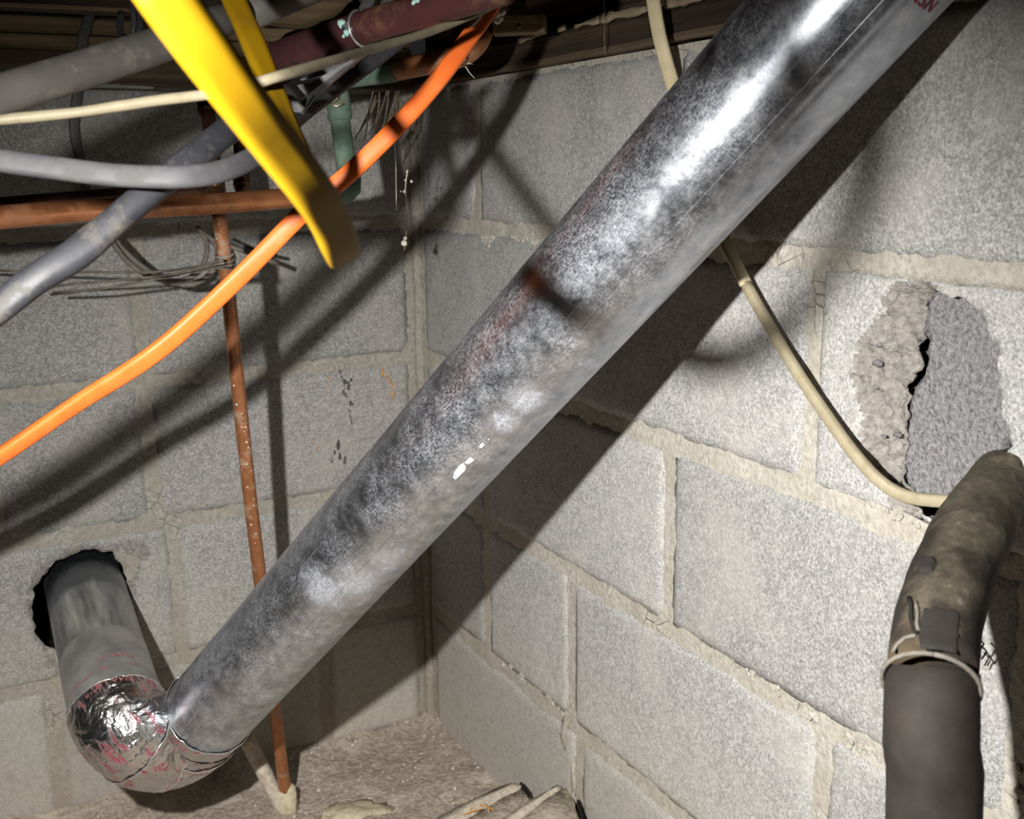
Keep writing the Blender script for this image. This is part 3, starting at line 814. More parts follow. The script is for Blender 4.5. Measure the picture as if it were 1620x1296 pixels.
# short dusty section coming out of the left wall hole, and the elbow
S0 = at(128, 905, 1.50) + Vector((0, 0.10, 0.03)); S1 = at(139, 946, 1.480); S2 = at(183, 1116, 1.256)
sd = (S2 - S1).normalized(); S0 = S1 - sd * 0.16
tube('short_duct', [S0, S2], RD, M['galv_dusty'], duct, 0.02, 64, (0, 0, 1), caps=False)
ct = NT('printed_clear_tape'); 
pz = world_coord(ct); rowm = ct.noise(ct.coord('UV', (75, 30, 1)), 1, 1, 0.4); mk = ct.noise(ct.coord('UV', (170, 300, 1)), 1, 1, 0.5)
rd = ct.math('MULTIPLY', ct.ramp(rowm, [(0.52, 0.0), (0.57, 1.0)]), ct.ramp(mk, [(0.46, 0.0), (0.52, 1.0)]))
cb = ct.ramp(ct.noise(pz, 25, 4, .6), [(0.35, (0.26, 0.25, 0.25)), (0.65, (0.42, 0.41, 0.39))])
M['tape_grey'] = ct.out(ct.mix(ct.math('MULTIPLY', rd, 0.0), cb, (0.32, 0.05, 0.07)), 0.36, 0.55, ct.bump(ct.noise(pz, 60, 3, .5), 0.25, 0.003))
# elbow: five gores, each a slightly larger ring than its neighbour
E0 = S2; E3 = A
ctrl1 = E0 + sd * 0.075; ctrl2 = E3 - ax * 0.100
def bez(t):
    return E0 * (1 - t) ** 3 + ctrl1 * 3 * t * (1 - t) ** 2 + ctrl2 * 3 * t * t * (1 - t) + E3 * t ** 3
NG = 5
for gidx in range(NG):
    t0, t1 = gidx / NG, (gidx + 1) / NG
    pts = [bez(t0 + (t1 - t0) * q / 4) for q in range(5)]
    tube('elbow_gore', [(*p, 1.0 + (0.045 if q in (0, 4) else 0.02)) for q, p in enumerate(pts)], RD, M['foil'] if gidx else M['tape_grey'], duct, 0.006, 56, (0, 0, 1), caps=False,
         rf=lambda s, a, g_=gidx: 1 + 0.022 * fb(math.cos(a) * 1.3 + g_ * 3, math.sin(a) * 1.3, s * 9, 2.2) + 0.012 * fb(math.cos(a) * 2, math.sin(a) * 2, s * 30 + g_, 4))
# tape wraps with lifted, ragged edges
def wrap(t0, t1, tilt, name='foil_tape', r=1.06, pre=None):
    ps = []
    for q in range(7):
        t = t0 + (t1 - t0) * q / 6
        if t < 0: ps.append(E0 + sd * t * 0.22)
        elif t > 1: ps.append(E3 + ax * (t - 1) * 0.22)
        else: ps.append(bez(t))
    mid = ps[3]; C, _ = resample([(*p, 1) for p in ps], 0.006)
    T, U = frames(C, (0, 0, 1))
    V = []; Fc = []; UV = []; n = 64; L = 0
    tv = Vector(tilt)
    for i, c_ in enumerate(C):
        if i: L += (C[i] - C[i - 1]).length
        w_ = T[i].cross(U[i])
        e = min(i, len(C) - 1 - i)
        for j in range(n):
            a = 2 * PI * j / n
            d = U[i] * math.cos(a) + w_ * math.sin(a)
            rr = RD * (r + (0.006 if e == 0 else 0) + 0.012 * fb(math.cos(a) * 1.5, math.sin(a) * 1.5, i * 0.12 + t0 * 9, 2.6) + 0.004 * fb(math.cos(a), math.sin(a), i * .4, 9))
            p = c_ + d * rr + T[i] * (d.dot(tv) * 0.5 + (0.0025 * fb(math.cos(a), math.sin(a), t0 * 5 + i, 5) if e < 2 else 0))
            V.append(p)
    for i in range(len(C) - 1):
        for j in range(n):
            j2 = (j + 1) % n
            Fc.append((i * n + j, i * n + j2, (i + 1) * n + j2, (i + 1) * n + j))
            UV += [(i * .006, j / n * .32), (i * .006, (j + 1) / n * .32), ((i + 1) * .006, (j + 1) / n * .32), ((i + 1) * .006, j / n * .32)]
    o = from_py(name, V, Fc, M['foil'], duct, True, UV)
    for row in (0, len(C) - 1):
        tube('tape_edge', [V[row * n + j % n] for j in range(0, n + 1, 1)], 0.0005, M['foil_edge'], o, 0.02, 5)
    return o
wrap(0.07, 0.42, (0.02, 0.0, -0.02), r=1.055)
wrap(0.34, 0.66, (-0.03, 0.0, 0.02), r=1.075)
wrap(0.60, 0.96, (0.02, 0.02, 0.0), r=1.06)
wrap(0.88, 1.11, (0.0, 0.0, 0.0), r=1.03)
# clear printed tape round the short duct
tp = tube('printed_tape', [S2 - sd * 0.095, S2 + sd * 0.006], RD * 1.012, M['tape_grey'], duct, 0.01, 64, (0, 0, 1), caps=False,
          rf=lambda s, a: 1 + 0.004 * fb(math.cos(a) * 2, math.sin(a) * 2, s * 20, 2))
tp['label'] = 'greyish foil tape printed in small faded red lettering'

# lettering wrapped on a cylinder
def wrap_text(body, size, origin, axis, udir, R, s0, ang0, flip, mat, parent, name='lettering', spacing=1.0, alongaxis=False):
    cu = bpy.data.curves.new('lettering', 'FONT'); cu.body = body; cu.size = size; cu.space_character = spacing
    cu.resolution_u = 3; cu.offset = size * 0.012
    tmp = bpy.data.objects.new('tmp', cu); COL.objects.link(tmp)
    dg = bpy.context.evaluated_depsgraph_get(); dg.update()
    me = bpy.data.meshes.new_from_object(tmp.evaluated_get(dg))
    bpy.data.objects.remove(tmp)
    bm = bmesh.new(); bm.from_mesh(me)
    bmesh.ops.triangulate(bm, faces=bm.faces)
    wv = axis.cross(udir)
    for v in bm.verts:
        x, y_ = v.co.x, v.co.y
        if alongaxis: s = s0 + flip * x; a = ang0 + flip * y_ / R
        else: s = s0 + y_; a = ang0 - flip * x / R
        v.co = origin + axis * s + (udir * math.cos(a) + wv * math.sin(a)) * (R + 0.0005)
    return from_bm(name, bm, mat, parent, False)
def sa_on(x, y, O, axis, udir, R):
    r = ray(x, y).normalized(); d = CAM - O; rp = r - axis * r.dot(axis); dp = d - axis * d.dot(axis)
    a_ = rp.dot(rp); b_ = 2 * rp.dot(dp); c_ = dp.dot(dp) - R * R
    t = (-b_ - math.sqrt(max(0, b_ * b_ - 4 * a_ * c_))) / (2 * a_)
    q = CAM + r * t - O; s = q.dot(axis); q = q - axis * s
    return s, math.atan2(q.dot(axis.cross(udir)), q.dot(udir))
us = Vector((0, 0, 1)); us = (us - sd * us.dot(sd)).normalized()
RT = RD * 1.018
for body, x, y, sz in (('324A', 212, 1036, 0.0125), ('UL', 168, 1038, 0.0095), ('INFORMATION', 146, 1064, 0.0085), ('(R)', 172, 1053, 0.009), ('324A UL', 213, 1072, 0.0115), ('181B', 160, 1086, 0.009), ('324A', 222, 1052, 0.007)):
    s, an = sa_on(x, y, S1, sd, us, RT)
    wrap_text(body, sz, S1, sd, us, RT, s, an, 1 if False else -1, M['red_ink_faded'], duct, spacing=1.05)
# dark red stencil letters at the top right end of the long duct
s, an = duct_sa(1434, -6)
wrap_text('MSN', 0.0120, A, ax, u0, RD, s, an, -1, M['red_ink'], duct, spacing=1.1)

# ------------------------------------------------------------------ black foam-covered pipe on the right
P = [at(1598, 742, 0.80), at(1580, 775, 0.760), at(1545, 830, 0.705), at(1508, 905, 0.660), at(1484, 985, 0.622), at(1475, 1060, 0.598)]
fp = thing('insulated_pipe', (P[-1].x, P[-1].y, 0.0), 'thick black foam-covered pipe leaving the broken opening in the right wall', 'pipe')
Rf = 0.0240
up_s, UC, UT, UU, UL = tube('upper_foam_sleeve', [(*P[0], 0.88), (*P[1], 0.96), (*P[2], 1.0), (*P[3], 0.98), (*P[4], 1.0), (*P[5], 1.0)], Rf, M['foam_dusty'], fp, 0.008, 40, (-1, 0, 0), wob=0.0012, keep=True)
up_s['label'] = 'dust-coated upper sleeve of foam with tan scuffs'
td_ = (P[5] - P[4]).normalized(); low = P[5] + td_ * 0.002
tube('lower_foam_sleeve', [low - td_ * 0.002, at(1472, 1180, 0.590), at(1476, 1300, 0.596), Vector((at(1476, 1300, 0.596).x, at(1476, 1300, 0.596).y, 0.25)), Vector((at(1476, 1300, 0.596).x, at(1476, 1300, 0.596).y, 0.0))],
     Rf * 1.03, M['foam'], fp, 0.012, 40, (-1, 0, 0), wob=0.0008)
td = (P[5] - P[4]).normalized(); tu = (CAM - P[5]); tu = (tu - td * tu.dot(td)).normalized(); tw = td.cross(tu)
ringp = [P[5] + td * 0.010 + (tu * math.cos(a) + tw * math.sin(a)) * Rf * 1.045 for a in [i / 30 * 2 * PI for i in range(31)]]
e = tube('sleeve_edge', ringp, 0.0014, M['foam_line'], fp, 0.01, 6); e['label'] = 'pale cut edge where the two sleeves meet'
# end of a third short sleeve folded at the opening
q0 = at(1600, 735, 0.765); q1 = at(1572, 775, 0.745)
fo = tube('folded_sleeve_end', [(*q0, 0.5), (*q0.lerp(q1, 0.3), 0.85), (*q1, 0.8)], 0.019, M['foam_dusty'], fp, 0.006, 24, (0, 0, 1), wob=0.001)
# torn slit and bare rectangle on the sleeve
def on_tube(x, y, C, R, lift=0.0006):
    """point on a swept tube seen at picture point (x, y)"""
    r = ray(x, y).normalized(); best = None
    for i in range(len(C) - 1):
        for f in (0, .25, .5, .75):
            c_ = C[i].lerp(C[i + 1], f)
            t = (c_ - CAM).dot(r); q = CAM + r * t; dd = (q - c_).length
            if best is None or dd < best[0]: best = (dd, c_, q, t)
    dd, c_, q, t = best
    i = min(range(len(C) - 1), key=lambda q_: (C[q_] - c_).length)
    sn = max(0.35, (C[i + 1] - C[i]).normalized().cross(r).length)
    back = math.sqrt(max(0, R * R - dd * dd)) / sn
    p = CAM + r * (t - back); c_ = min((C[q_].lerp(C[q_ + 1], f_) for q_ in range(len(C) - 1) for f_ in (0, .25, .5, .75)), key=lambda k_: (k_ - p).length)
    return c_ + (p - c_).normalized() * (R + lift)
    p = CAM + r * (t - back); return p + (p - c_).normalized() * lift
tear = [on_tube(x, y, UC, Rf) for x, y in [(1438, 946), (1441, 958), (1440, 972), (1445, 988), (1450, 1003)]]
e = tube('torn_slit', tear, 0.0016, M['cavity'], fp, 0.003, 6, wob=0.001); e['label'] = 'ragged black tear'
tear2 = [on_tube(x, y, UC, Rf) for x, y in [(1447, 952), (1450, 968), (1449, 985), (1452, 998)]]
tube('torn_foam_edge', tear2, 0.0016, M['foam_line'], fp, 0.003, 6, wob=0.002)
tube('torn_foam_edge', [on_tube(x, y, UC, Rf) for x, y in [(1412, 1032), (1420, 1020), (1433, 1010), (1449, 1006)]], 0.0011, M['foam_line'], fp, 0.003, 6, wob=0.0006)
def tube_decal(name, poly_px, C, R, mat, parent, step=4, lift=0.0009):
    xs_ = [p[0] for p in poly_px]; ys_ = [p[1] for p in poly_px]; bm = bmesh.new(); grid = {}
    def vert(i, j):
        if (i, j) not in grid:
            x = min(xs_) + i * step; y = min(ys_) + j * step; d, c = near((x, y), poly_px)
            ins = inside((x, y), poly_px)
            if d < step * .75 or not ins: x, y = c.x, c.y
            grid[(i, j)] = bm.verts.new(on_tube(x, y, C, R, lift if ins and d > step else 0.0))
        return grid[(i, j)]
    for i in range(int((max(xs_) - min(xs_)) / step) + 2):
        for j in range(int((max(ys_) - min(ys_)) / step) + 2):
            if inside((min(xs_) + (i + .5) * step, min(ys_) + (j + .5) * step), poly_px):
                try: bm.faces.new([vert(i, j), vert(i, j + 1), vert(i + 1, j + 1), vert(i + 1, j)])
                except ValueError: pass
    return from_bm(name, bm, mat, parent)
tube_decal('bare_patch', [(1460, 960), (1470, 957), (1510, 961), (1520, 966), (1520, 985), (1514, 1035), (1490, 1028), (1456, 1026), (1452, 1000)], UC, Rf, M['foam_patch'], fp, 2.5, 0.0010)
tube_decal('bare_patch', [(1452, 895), (1460, 882), (1474, 879), (1483, 888), (1478, 902), (1460, 910), (1450, 906)], UC, Rf, M['foam_patch'], fp, 2.5, 0.0022)
# black lint caught behind it
c = at(1548, 1018, 0.765)
ln = thing('lint_tuft', tuple(c), 'small black tuft of lint beside the foam-covered pipe', 'debris')
for k in range(5):
    p0 = c + Vector((random.uniform(-.004, .004), random.uniform(-.004, .004), random.uniform(-.006, .006)))
    tube('fibre', [p0, p0 + Vector((.001, -.004, -.003)), p0 + Vector((-.001, -.002, -.009))], 0.0007, M['cavity'], ln, 0.004, 5)

# ------------------------------------------------------------------ cables and pipes, right side
pts = [at(1028, -40, 0.99), at(1040, 40, 0.995), at(1053, 95, 1.0), at(1072, 160, 1.02), at(1098, 250, 1.005), at(1125, 330, 0.985), at(1147, 385, 0.965), at(1163, 415, 0.955), at(1180, 450, 0.95), at(1215, 512, 0.93),
       at(1262, 590, 0.90), at(1308, 658, 0.876), at(1350, 716, 0.85), at(1388, 758, 0.832), at(1420, 780, 0.822), at(1455, 790, 0.808), at(1500, 793, 0.79), at(1540, 795, 0.775)]
wc = thing('white_cable', tuple(pts[-1]), 'flat cream cable hanging behind the duct and running to the black foam-covered pipe', 'cable')
tube('sheath', pts[:9], 0.0034, M['cream_flat'], wc, 0.008, 16, (0, 1, 0), flat=0.0066, twist=[-32, -32, -55, -80, -90, -90])
o = tube('sheath', pts[8:], 0.0042, M['cream'], wc, 0.008, 16, (0, 0, 1), flat=0.0048)
c = at(1035, 12, 0.982)
blob('staple_nick', at(1036, 3, 0.99) , 0.0015, M['slate_cable'], wc, 1, .2, (0.5, .5, 2))

# ------------------------------------------------------------------ cables and pipes, left side
# the runs carry on well past the left edge of the picture
def ext(L, d):
    v = L[0] - L[1]; n_ = max(1, int(round(d / v.length)))
    return [L[0] + v * k for k in range(n_, 0, -1)] + L
# orange flat extension cord
op = [at(-140, 800, 0.86), at(-60, 757, 0.865), at(0, 722, 0.87), at(120, 640, 0.88), at(250, 555, 0.885), at(370, 447, 0.895), (at(480, 336, 0.90)), at(560, 268, 0.90), at(640, 188, 0.90), at(700, 118, 0.905), at(745, 55, 0.92), at(775, 12, 0.935), at(800, -35, 0.95)]
oc = thing('orange_cord', tuple(op[4]), 'bright orange flat extension cord running up from the left edge across the wall', 'cord')
tube('cord_jacket', ext(op, 0.30), 0.0046, M['orange'], oc, 0.008, 20, tuple(RM @ Vector((-0.6, 0.8, 0))), flat=0.0076, twist=[75, 70, 60, 60, 35, 10, 0, 15])
for k_ in (0.0,):
    tn = [on_tube(x, y, [Vector(p) for p in resample([(*q, 1) for q in op], 0.01)[0]], 0.006, 0.0004) for x, y in [(744, 44), (750, 36), (757, 28), (762, 18)]]
    e = tube('frayed_nick', tn, 0.0016, M['web'], oc, 0.003, 6, wob=0.002); e['label'] = 'whitish frayed nick in the jacket'
# yellow flat cable, one loop
yp = [at(225, -60, 0.285), at(262, -5, 0.29), at(320, 75, 0.30), at(385, 160, 0.318), at(440, 232, 0.34), at(492, 300, 0.365), at(520, 345, 0.39), at(537, 385, 0.415), at(544, 402, 0.44), at(541, 398, 0.465), at(528, 365, 0.50), at(500, 300, 0.545),
      at(462, 215, 0.59), at(430, 140, 0.63), at(398, 62, 0.66), at(368, -5, 0.68), at(345, -60, 0.69)]
yc = thing('yellow_cable', tuple(yp[8]), 'thick bright yellow flat cable hanging down in a narrow loop, closest to the camera', 'cable')
tube('cable_jacket', yp, 0.0042, M['yellow'], yc, 0.006, 24, tuple(RM @ Vector((1, 0.4, 0))), flat=0.0072, twist=[-8, -10, -12, -4, 22, 60, 60, 40, 20, 10], rf=lambda s, a: 1 - 0.10 * math.exp(-((abs(math.cos(a))) / 0.30) ** 2) + 0.03 * abs(math.cos(a)))
# cream thin cable
cp = [at(-60, 203, 0.61), at(0, 190, 0.615), at(120, 178, 0.62), at(240, 160, 0.62), at(350, 146, 0.61), at(430, 124, 0.60), at(520, 98, 0.66), at(600, 74, 0.74), at(680, 50, 0.80), at(760, 18, 0.84), at(830, -20, 0.87)]
M['cream_near'] = m_simple('cream_near_vinyl', (0.20, 0.175, 0.115), (0.27, 0.24, 0.165), 90, 0.5, 0.2, 0.0006, dirt=(0.14, 0.115, 0.075), dirt_sc=70, dirt_lo=0.58, dirt_hi=0.72)
o = tube('cream_cable', ext(cp, 0.12), 0.0030, M['cream_near'], None, 0.01, 14, wob=0.0004)
tag(o, 'thin cream cable sagging across the upper left under the purple pipe', 'cable')
# grey flat cable
gp = [at(-60, 240, 0.585), at(0, 254, 0.59), at(80, 265, 0.595), at(180, 277, 0.60), at(290, 280, 0.605), at(360, 268, 0.625), at(420, 236, 0.665), at(470, 186, 0.75), at(520, 148, 0.83), at(570, 112, 0.89), at(615, 78, 0.92), at(660, 40, 0.935)]
gc = thing('grey_cable', tuple(gp[4]), 'smooth mid-grey flat cable bowing down across the left below the cream cable', 'cable')
tube('sheath', ext(gp, 0.12), 0.0038, M['grey_cable'], gc, 0.008, 18, tuple(RM @ Vector((0, 1, 0))), flat=0.0063, twist=[0, 0, 0, -10, -40, -40])
# dark sheathed cable
hp = [at(-330, 700, 0.58), at(-150, 592, 0.59), at(-10, 496, 0.60), at(60, 440, 0.605), at(140, 386, 0.615), at(230, 310, 0.63), at(300, 256, 0.645), at(360, 208, 0.67), at(420, 176, 0.71), at(480, 140, 0.80), at(540, 100, 0.92), at(590, 60, 0.98), at(630, 10, 1.0)]
hc = thing('dark_cable', tuple(hp[3]), 'thick dusty charcoal cable slanting up from the left edge above the orange cord', 'cable')
tube('sheath', hp, 0.0072, M['dark_cable'], hc, 0.008, 20, tuple(RM @ Vector((0, 1, 0))), flat=0.0084, wob=0.0012)
# loose plastic sheet scraps caught where the cables meet
sc_ = thing('plastic_scrap', tuple(at(490, 150, 0.75)), 'crumpled grey plastic scrap wedged behind the yellow cable under the purple pipe', 'debris')
for pl_, d0 in (([(440, 148), (455, 145), (482, 168), (475, 178), (462, 176)], .70), ([(470, 135), (492, 130), (520, 118), (562, 92), (575, 88), (500, 150), (478, 180), (470, 172), (484, 152)], .74), ([(474, 126), (500, 110), (548, 98), (560, 104), (510, 120)], .76)):
    vs = [at(x, y, d0 + 0.01 * math.sin(x * .1)) for x, y in pl_]; n_ = len(vs)
    vb = [v + RM @ Vector((0.0005, 0, -0.0025)) for v in vs]
    from_py('crumpled_sheet', vs + vb, [tuple(range(n_)), tuple(range(2 * n_ - 1, n_ - 1, -1))] + [(i, i + n_, (i + 1) % n_ + n_, (i + 1) % n_) for i in range(n_)], M['hanger'], sc_, False)
# grey conduit with coupling
c0 = [at(-60, 172, 0.63), at(0, 150, 0.65), at(120, 114, 0.69), at(250, 72, 0.74), at(330, 40, 0.775), at(388, 18, 0.80)]
cn = thing('grey_conduit', tuple(c0[1]), 'thick pale grey plastic conduit sloping up across the top left, with a coupling', 'conduit')
tube('conduit_pipe', [(*p, 1.0) for p in ext(c0, 0.16)], 0.0118, M['grey_pvc'], cn, 0.02, 28, wob=0.0004)
tube('coupling', [at(389, 20, 0.80), at(430, 4, 0.815), at(500, -26, 0.84), at(560, -50, 0.86)], 0.0128, M['grey_pvc'], cn, 0.02, 28)
# purple-brown pipe
m0 = [at(424, 112, 0.965), at(432, 96, 0.94), at(455, 84, 0.92), at(520, 62, 0.885), at(600, 36, 0.85), at(700, 8, 0.81), at(800, -22, 0.77)]
mp_ = thing('purple_copper_pipe', tuple(m0[3]), 'dark purple tarnished copper pipe with a strap ring, sloping up at top centre', 'pipe')
tube('pipe_run', m0, 0.0125, M['maroon'], mp_, 0.01, 32)
rg_ = NT('black_band'); M['black_band'] = rg_.out((0.012, 0.01, 0.01), 0.6, 0)
def band(P0, P1, r, mat, name, parent, n=28):
    return tube(name, [P0, P1], r, mat, parent, 0.004, n)
d_ = (m0[3] - m0[2]).normalized()
b0 = m0[2] + d_ * 0.012
e = band(b0, b0 + d_ * 0.006, 0.0127, M['black_band'], 'black_ring', mp_)
b1 = at(566, 47, 0.866); 
ringq = []
T_ = (m0[4] - m0[3]).normalized(); Uq = Vector((0, 0, 1)); Uq = (Uq - T_ * Uq.dot(T_)).normalized(); Wq = T_.cross(Uq)
cq = m0[3].lerp(m0[4], 0.66)
for i in range(25): a = i / 24 * 2 * PI; ringq.append(cq + (Uq * math.cos(a) + Wq * math.sin(a)) * 0.0138)
tube('strap_ring', ringq, 0.0012, M['steel'], mp_, 0.01, 6)
for x, y, r in ((540, 38, .0035), (548, 50, .003), (543, 58, .0015), (655, 4, .0025), (660, 1, .002)):
    p = on_tube(x, y, [Vector(q) for q in resample([(*q, 1) for q in m0], 0.01)[0]], 0.0125, -0.0006)
    blob('corrosion_spot', p, r, M['teal'], mp_, 2, 0.5, (1, 1, 1), 200)
# hanger straps down to the ring
hs = thing('hanger_strap', tuple(at(560, 20, 0.86)), 'grey plastic-sheathed strap looped over the purple pipe', 'strap')
tube('strap', [at(596, -40, 0.90), at(582, 5, 0.875), at(566, 30, 0.858), at(548, 46, 0.853)], 0.0018, M['hanger'], hs, 0.008, 12, tuple(RM @ Vector((1, 0, 0))), flat=0.0052)
tube('strap', [at(640, -40, 0.93), at(618, -2, 0.90), at(600, 22, 0.89)], 0.0016, M['hanger'], hs, 0.008, 12, tuple(RM @ Vector((1, 0, 0))), flat=0.006)
# green and copper horizontal pipe with its drop
gh = thing('tarnished_tee_pipe', tuple(at(540, 130, 1.17)), 'green-tarnished copper pipe with a short green drop, behind the orange cord', 'pipe')
h0 = [at(470, 140, 1.19), at(540, 124, 1.17), at(600, 115, 1.155), at(625, 111, 1.15)]
tube('green_run', h0, 0.0118, M['verdigris'], gh, 0.012, 26, wob=0.0006)
tube('copper_run', [h0[-1], at(700, 96, 1.12), at(735, 86, 1.12), at(760, 60, 1.13), at(772, 10, 1.14), at(776, -60, 1.15)], 0.0112, M['copper_dull'], gh, 0.008, 26)
v0 = at(531, 130, 1.17); v1 = at(538, 190, 1.18); v2 = at(553, 300, 1.19)
tube('drop_pipe', [v0, v1, v2], 0.0108, M['verdigris'], gh, 0.012, 26)
tube('coupling', [v0.lerp(v1, 0.05), v1], 0.0128, M['verdigris'], gh, 0.008, 26, wob=0.0012)
blob('solder_bead', at(528, 152, 1.155), 0.004, M['solder'], gh, 2, 0.6)
tube('solder_line', [at(523, 165, 1.158), at(532, 168, 1.154), at(543, 164, 1.158)], 0.0012, M['solder'], gh, 0.005, 6, wob=0.002)
# horizontal copper pipe, elbowed up to the green drop
hcp = [at(-70, 350, 0.93), at(0, 344, 0.955), at(120, 334, 1.0), at(250, 327, 1.05), at(347, 322, 1.09), at(450, 314, 1.13), at(520, 309, 1.165), at(545, 305, 1.18), at(553, 298, 1.19)]
hcop = thing('horizontal_copper_pipe', tuple(hcp[4]), 'reddish copper water pipe running level from the left edge behind the dark cable', 'pipe')
tube('pipe_run', ext(hcp, 0.35), 0.0103, M['copper'], hcop, 0.012, 28)
tube('elbow', [hcp[-3], hcp[-2], hcp[-1], at(553, 280, 1.19)], 0.0125, M['verdigris'], hcop, 0.008, 24)
# second copper pipe behind it
o = tube('rear_copper_pipe', [at(-60, 332, 1.18) + (at(-60, 332, 1.18) - at(60, 320, 1.22)) * 2, at(-60, 332, 1.18) + (at(-60, 332, 1.18) - at(60, 320, 1.22)), at(-60, 332, 1.18), at(60, 320, 1.22), at(250, 305, 1.30), at(330, 300, 1.33)], 0.0095, M['copper_black'], None, 0.02, 20)
tag(o, 'darker copper pipe just behind and above the horizontal copper pipe', 'pipe')
# risers above the copper pipe
rs = thing('black_copper_riser', tuple(at(343, 310, 1.12)), 'blackened copper riser with couplings above the horizontal copper pipe', 'pipe')
r0, r1, r2 = at(324, 150, 1.20), at(330, 190, 1.19), at(343, 322, 1.12)
tube('pipe_run', [r0, r1, at(338, 255, 1.155), r2], 0.0078, M['copper_black'], rs, 0.012, 20)
tube('coupling', [at(324.5, 156, 1.198), at(327.5, 178, 1.193)], 0.0098, M['copper_black'], rs, 0.004, 24)
tube('coupling', [at(340, 282, 1.142), at(342, 304, 1.132)], 0.0098, M['copper_black'], rs, 0.004, 24)
rs2 = thing('black_iron_riser', tuple(at(380, 300, 1.30)), 'black riser pipe to the right of the copper riser, mostly behind cables', 'pipe')
tube('pipe_run', [at(376, 150, 1.34), at(380, 220, 1.33), at(384, 306, 1.31)], 0.0088, M['copper_black'], rs2, 0.012, 20)
tube('coupling', [at(371, 160, 1.33), at(374, 205, 1.33)], 0.0150, M['copper_black'], rs2, 0.008, 24)
tube('coupling', [at(381.5, 272, 1.318), at(383.5, 296, 1.313)], 0.0105, M['copper_black'], rs2, 0.004, 24)
# vertical copper pipe down to the floor
vb_ = on_z(455, 1280, 0.0)
vc = thing('vertical_copper_pipe', tuple(vb_), 'thin vertical copper pipe speckled with mineral spots, from the level pipe down to the floor', 'pipe')
vt = at(346, 328, 1.115)
mid = [vt.lerp(vb_, t) for t in (0.25, 0.5, 0.75)]
def vfix(x, y, t):   # picture line of the pipe with the depth of the straight run
    p = vt.lerp(vb_, t); return at(x, y, (RM.inverted() @ (p - CAM)).z * -1)
vp_pts = [vt, vfix(360, 450, 0.09), vfix(371, 560, 0.18), vfix(384, 680, 0.29), vfix(397, 800, 0.40), vfix(410, 905, 0.51), vfix(432, 1100, 0.75), vfix(447, 1220, 0.91), vb_]
VO, VC_, VT_, VU_, VL_ = tube('pipe_run', [(*p, 1 + 0.018 * i) for i, p in enumerate(vp_pts)], 0.0074, M['copper_dull'], vc, 0.012, 24, (1, 0, 0), keep=True)
for x, y in [(383, 676), (390, 676), (388, 683), (393, 708), (389, 700), (392, 735), (398, 745), (393, 770), (400, 790), (401, 800), (397, 830), (404, 845), (402, 860), (372, 610), (376, 640), (381, 655), (346, 355), (345, 370), (344, 378)]:
    p = on_tube(x + random.uniform(-2, 2), y, VC_, 0.0078, -0.0002)
    blob('mineral_spot', p, random.uniform(0.0007, 0.0015), M['teal'] if random.random() < .35 else M['web'], vc, 1, 0.4)
# little side stub meeting it at the floor and pale mortar round both
st0 = at(388, 1165, 1.50); st1 = on_z(450, 1285, 0.004)
sp = thing('grey_stub_pipe', tuple(st1), 'short pale grey stub leaning into the foot of the vertical copper pipe', 'pipe')
tube('stub', [st0, st1], 0.0105, M['shell'], sp, 0.01, 16, wob=0.0005)
lm = blob('mortar_lump', on_z(453, 1268, 0.018), 0.020, M['lump'], None, 4, 0.45, (0.80, 0.8, 1.6), 45)
tag(lm, 'pale yellowish mortar lump round the foot of the vertical copper pipe', 'mortar')
lm2 = blob('mortar_lump', on_z(560, 1292, 0.002), 0.036, M['lump'], None, 3, 0.6, (1.2, 0.7, 0.42), 30)
tag(lm2, 'low pale sandy lump on the floor at the bottom edge, right of the copper pipe', 'mortar')

# wires twisted round the copper pipe
tw = thing('twisted_wire', tuple(at(364, 408, 1.10)), 'thin brown wires wrapped round the vertical copper pipe and trailing left', 'wire')
cw = VC_[0].lerp(VC_[-1], 0.0)
def vax(y):   # pipe axis at picture height y
    return min(VC_, key=lambda c_: abs((648 - F * (RM.inverted() @ (c_ - CAM)).y / -(RM.inverted() @ (c_ - CAM)).z) - y))
for k, yy in enumerate((402, 409, 415)):
    c_ = vax(yy); T_ = (VC_[3] - VC_[2]).normalized(); u_ = Vector((1, 0, 0)); u_ = (u_ - T_ * u_.dot(T_)).normalized(); w_ = T_.cross(u_)
    tube('wrap', [c_ + T_ * (0.0012 * i / 8 - 0.006 + 0.006 * k) + (u_ * math.cos(i / 16 * 2 * PI) + w_ * math.sin(i / 16 * 2 * PI)) * 0.0092 for i in range(17)], 0.0014, M['brown_cable'], tw, 0.004, 8)
dW = 1.11
for path in ([(352, 411), (330, 418), (298, 424), (262, 429), (200, 431), (100, 430), (-40, 428)], [(354, 416), (326, 422), (285, 432), (240, 438), (180, 444), (110, 450), (60, 458)], [(366, 420), (340, 424), (300, 430), (258, 440), (205, 449), (150, 458), (85, 463)]):
    n_ = len(path)
    tube('tail', [at(x, y, dW + 0.03 * i) if i < 3 else at(x, y, dW + 0.08 + 0.012 * i) for i, (x, y) in enumerate(path)], 0.0014, M['brown_cable'], tw, 0.01, 8)
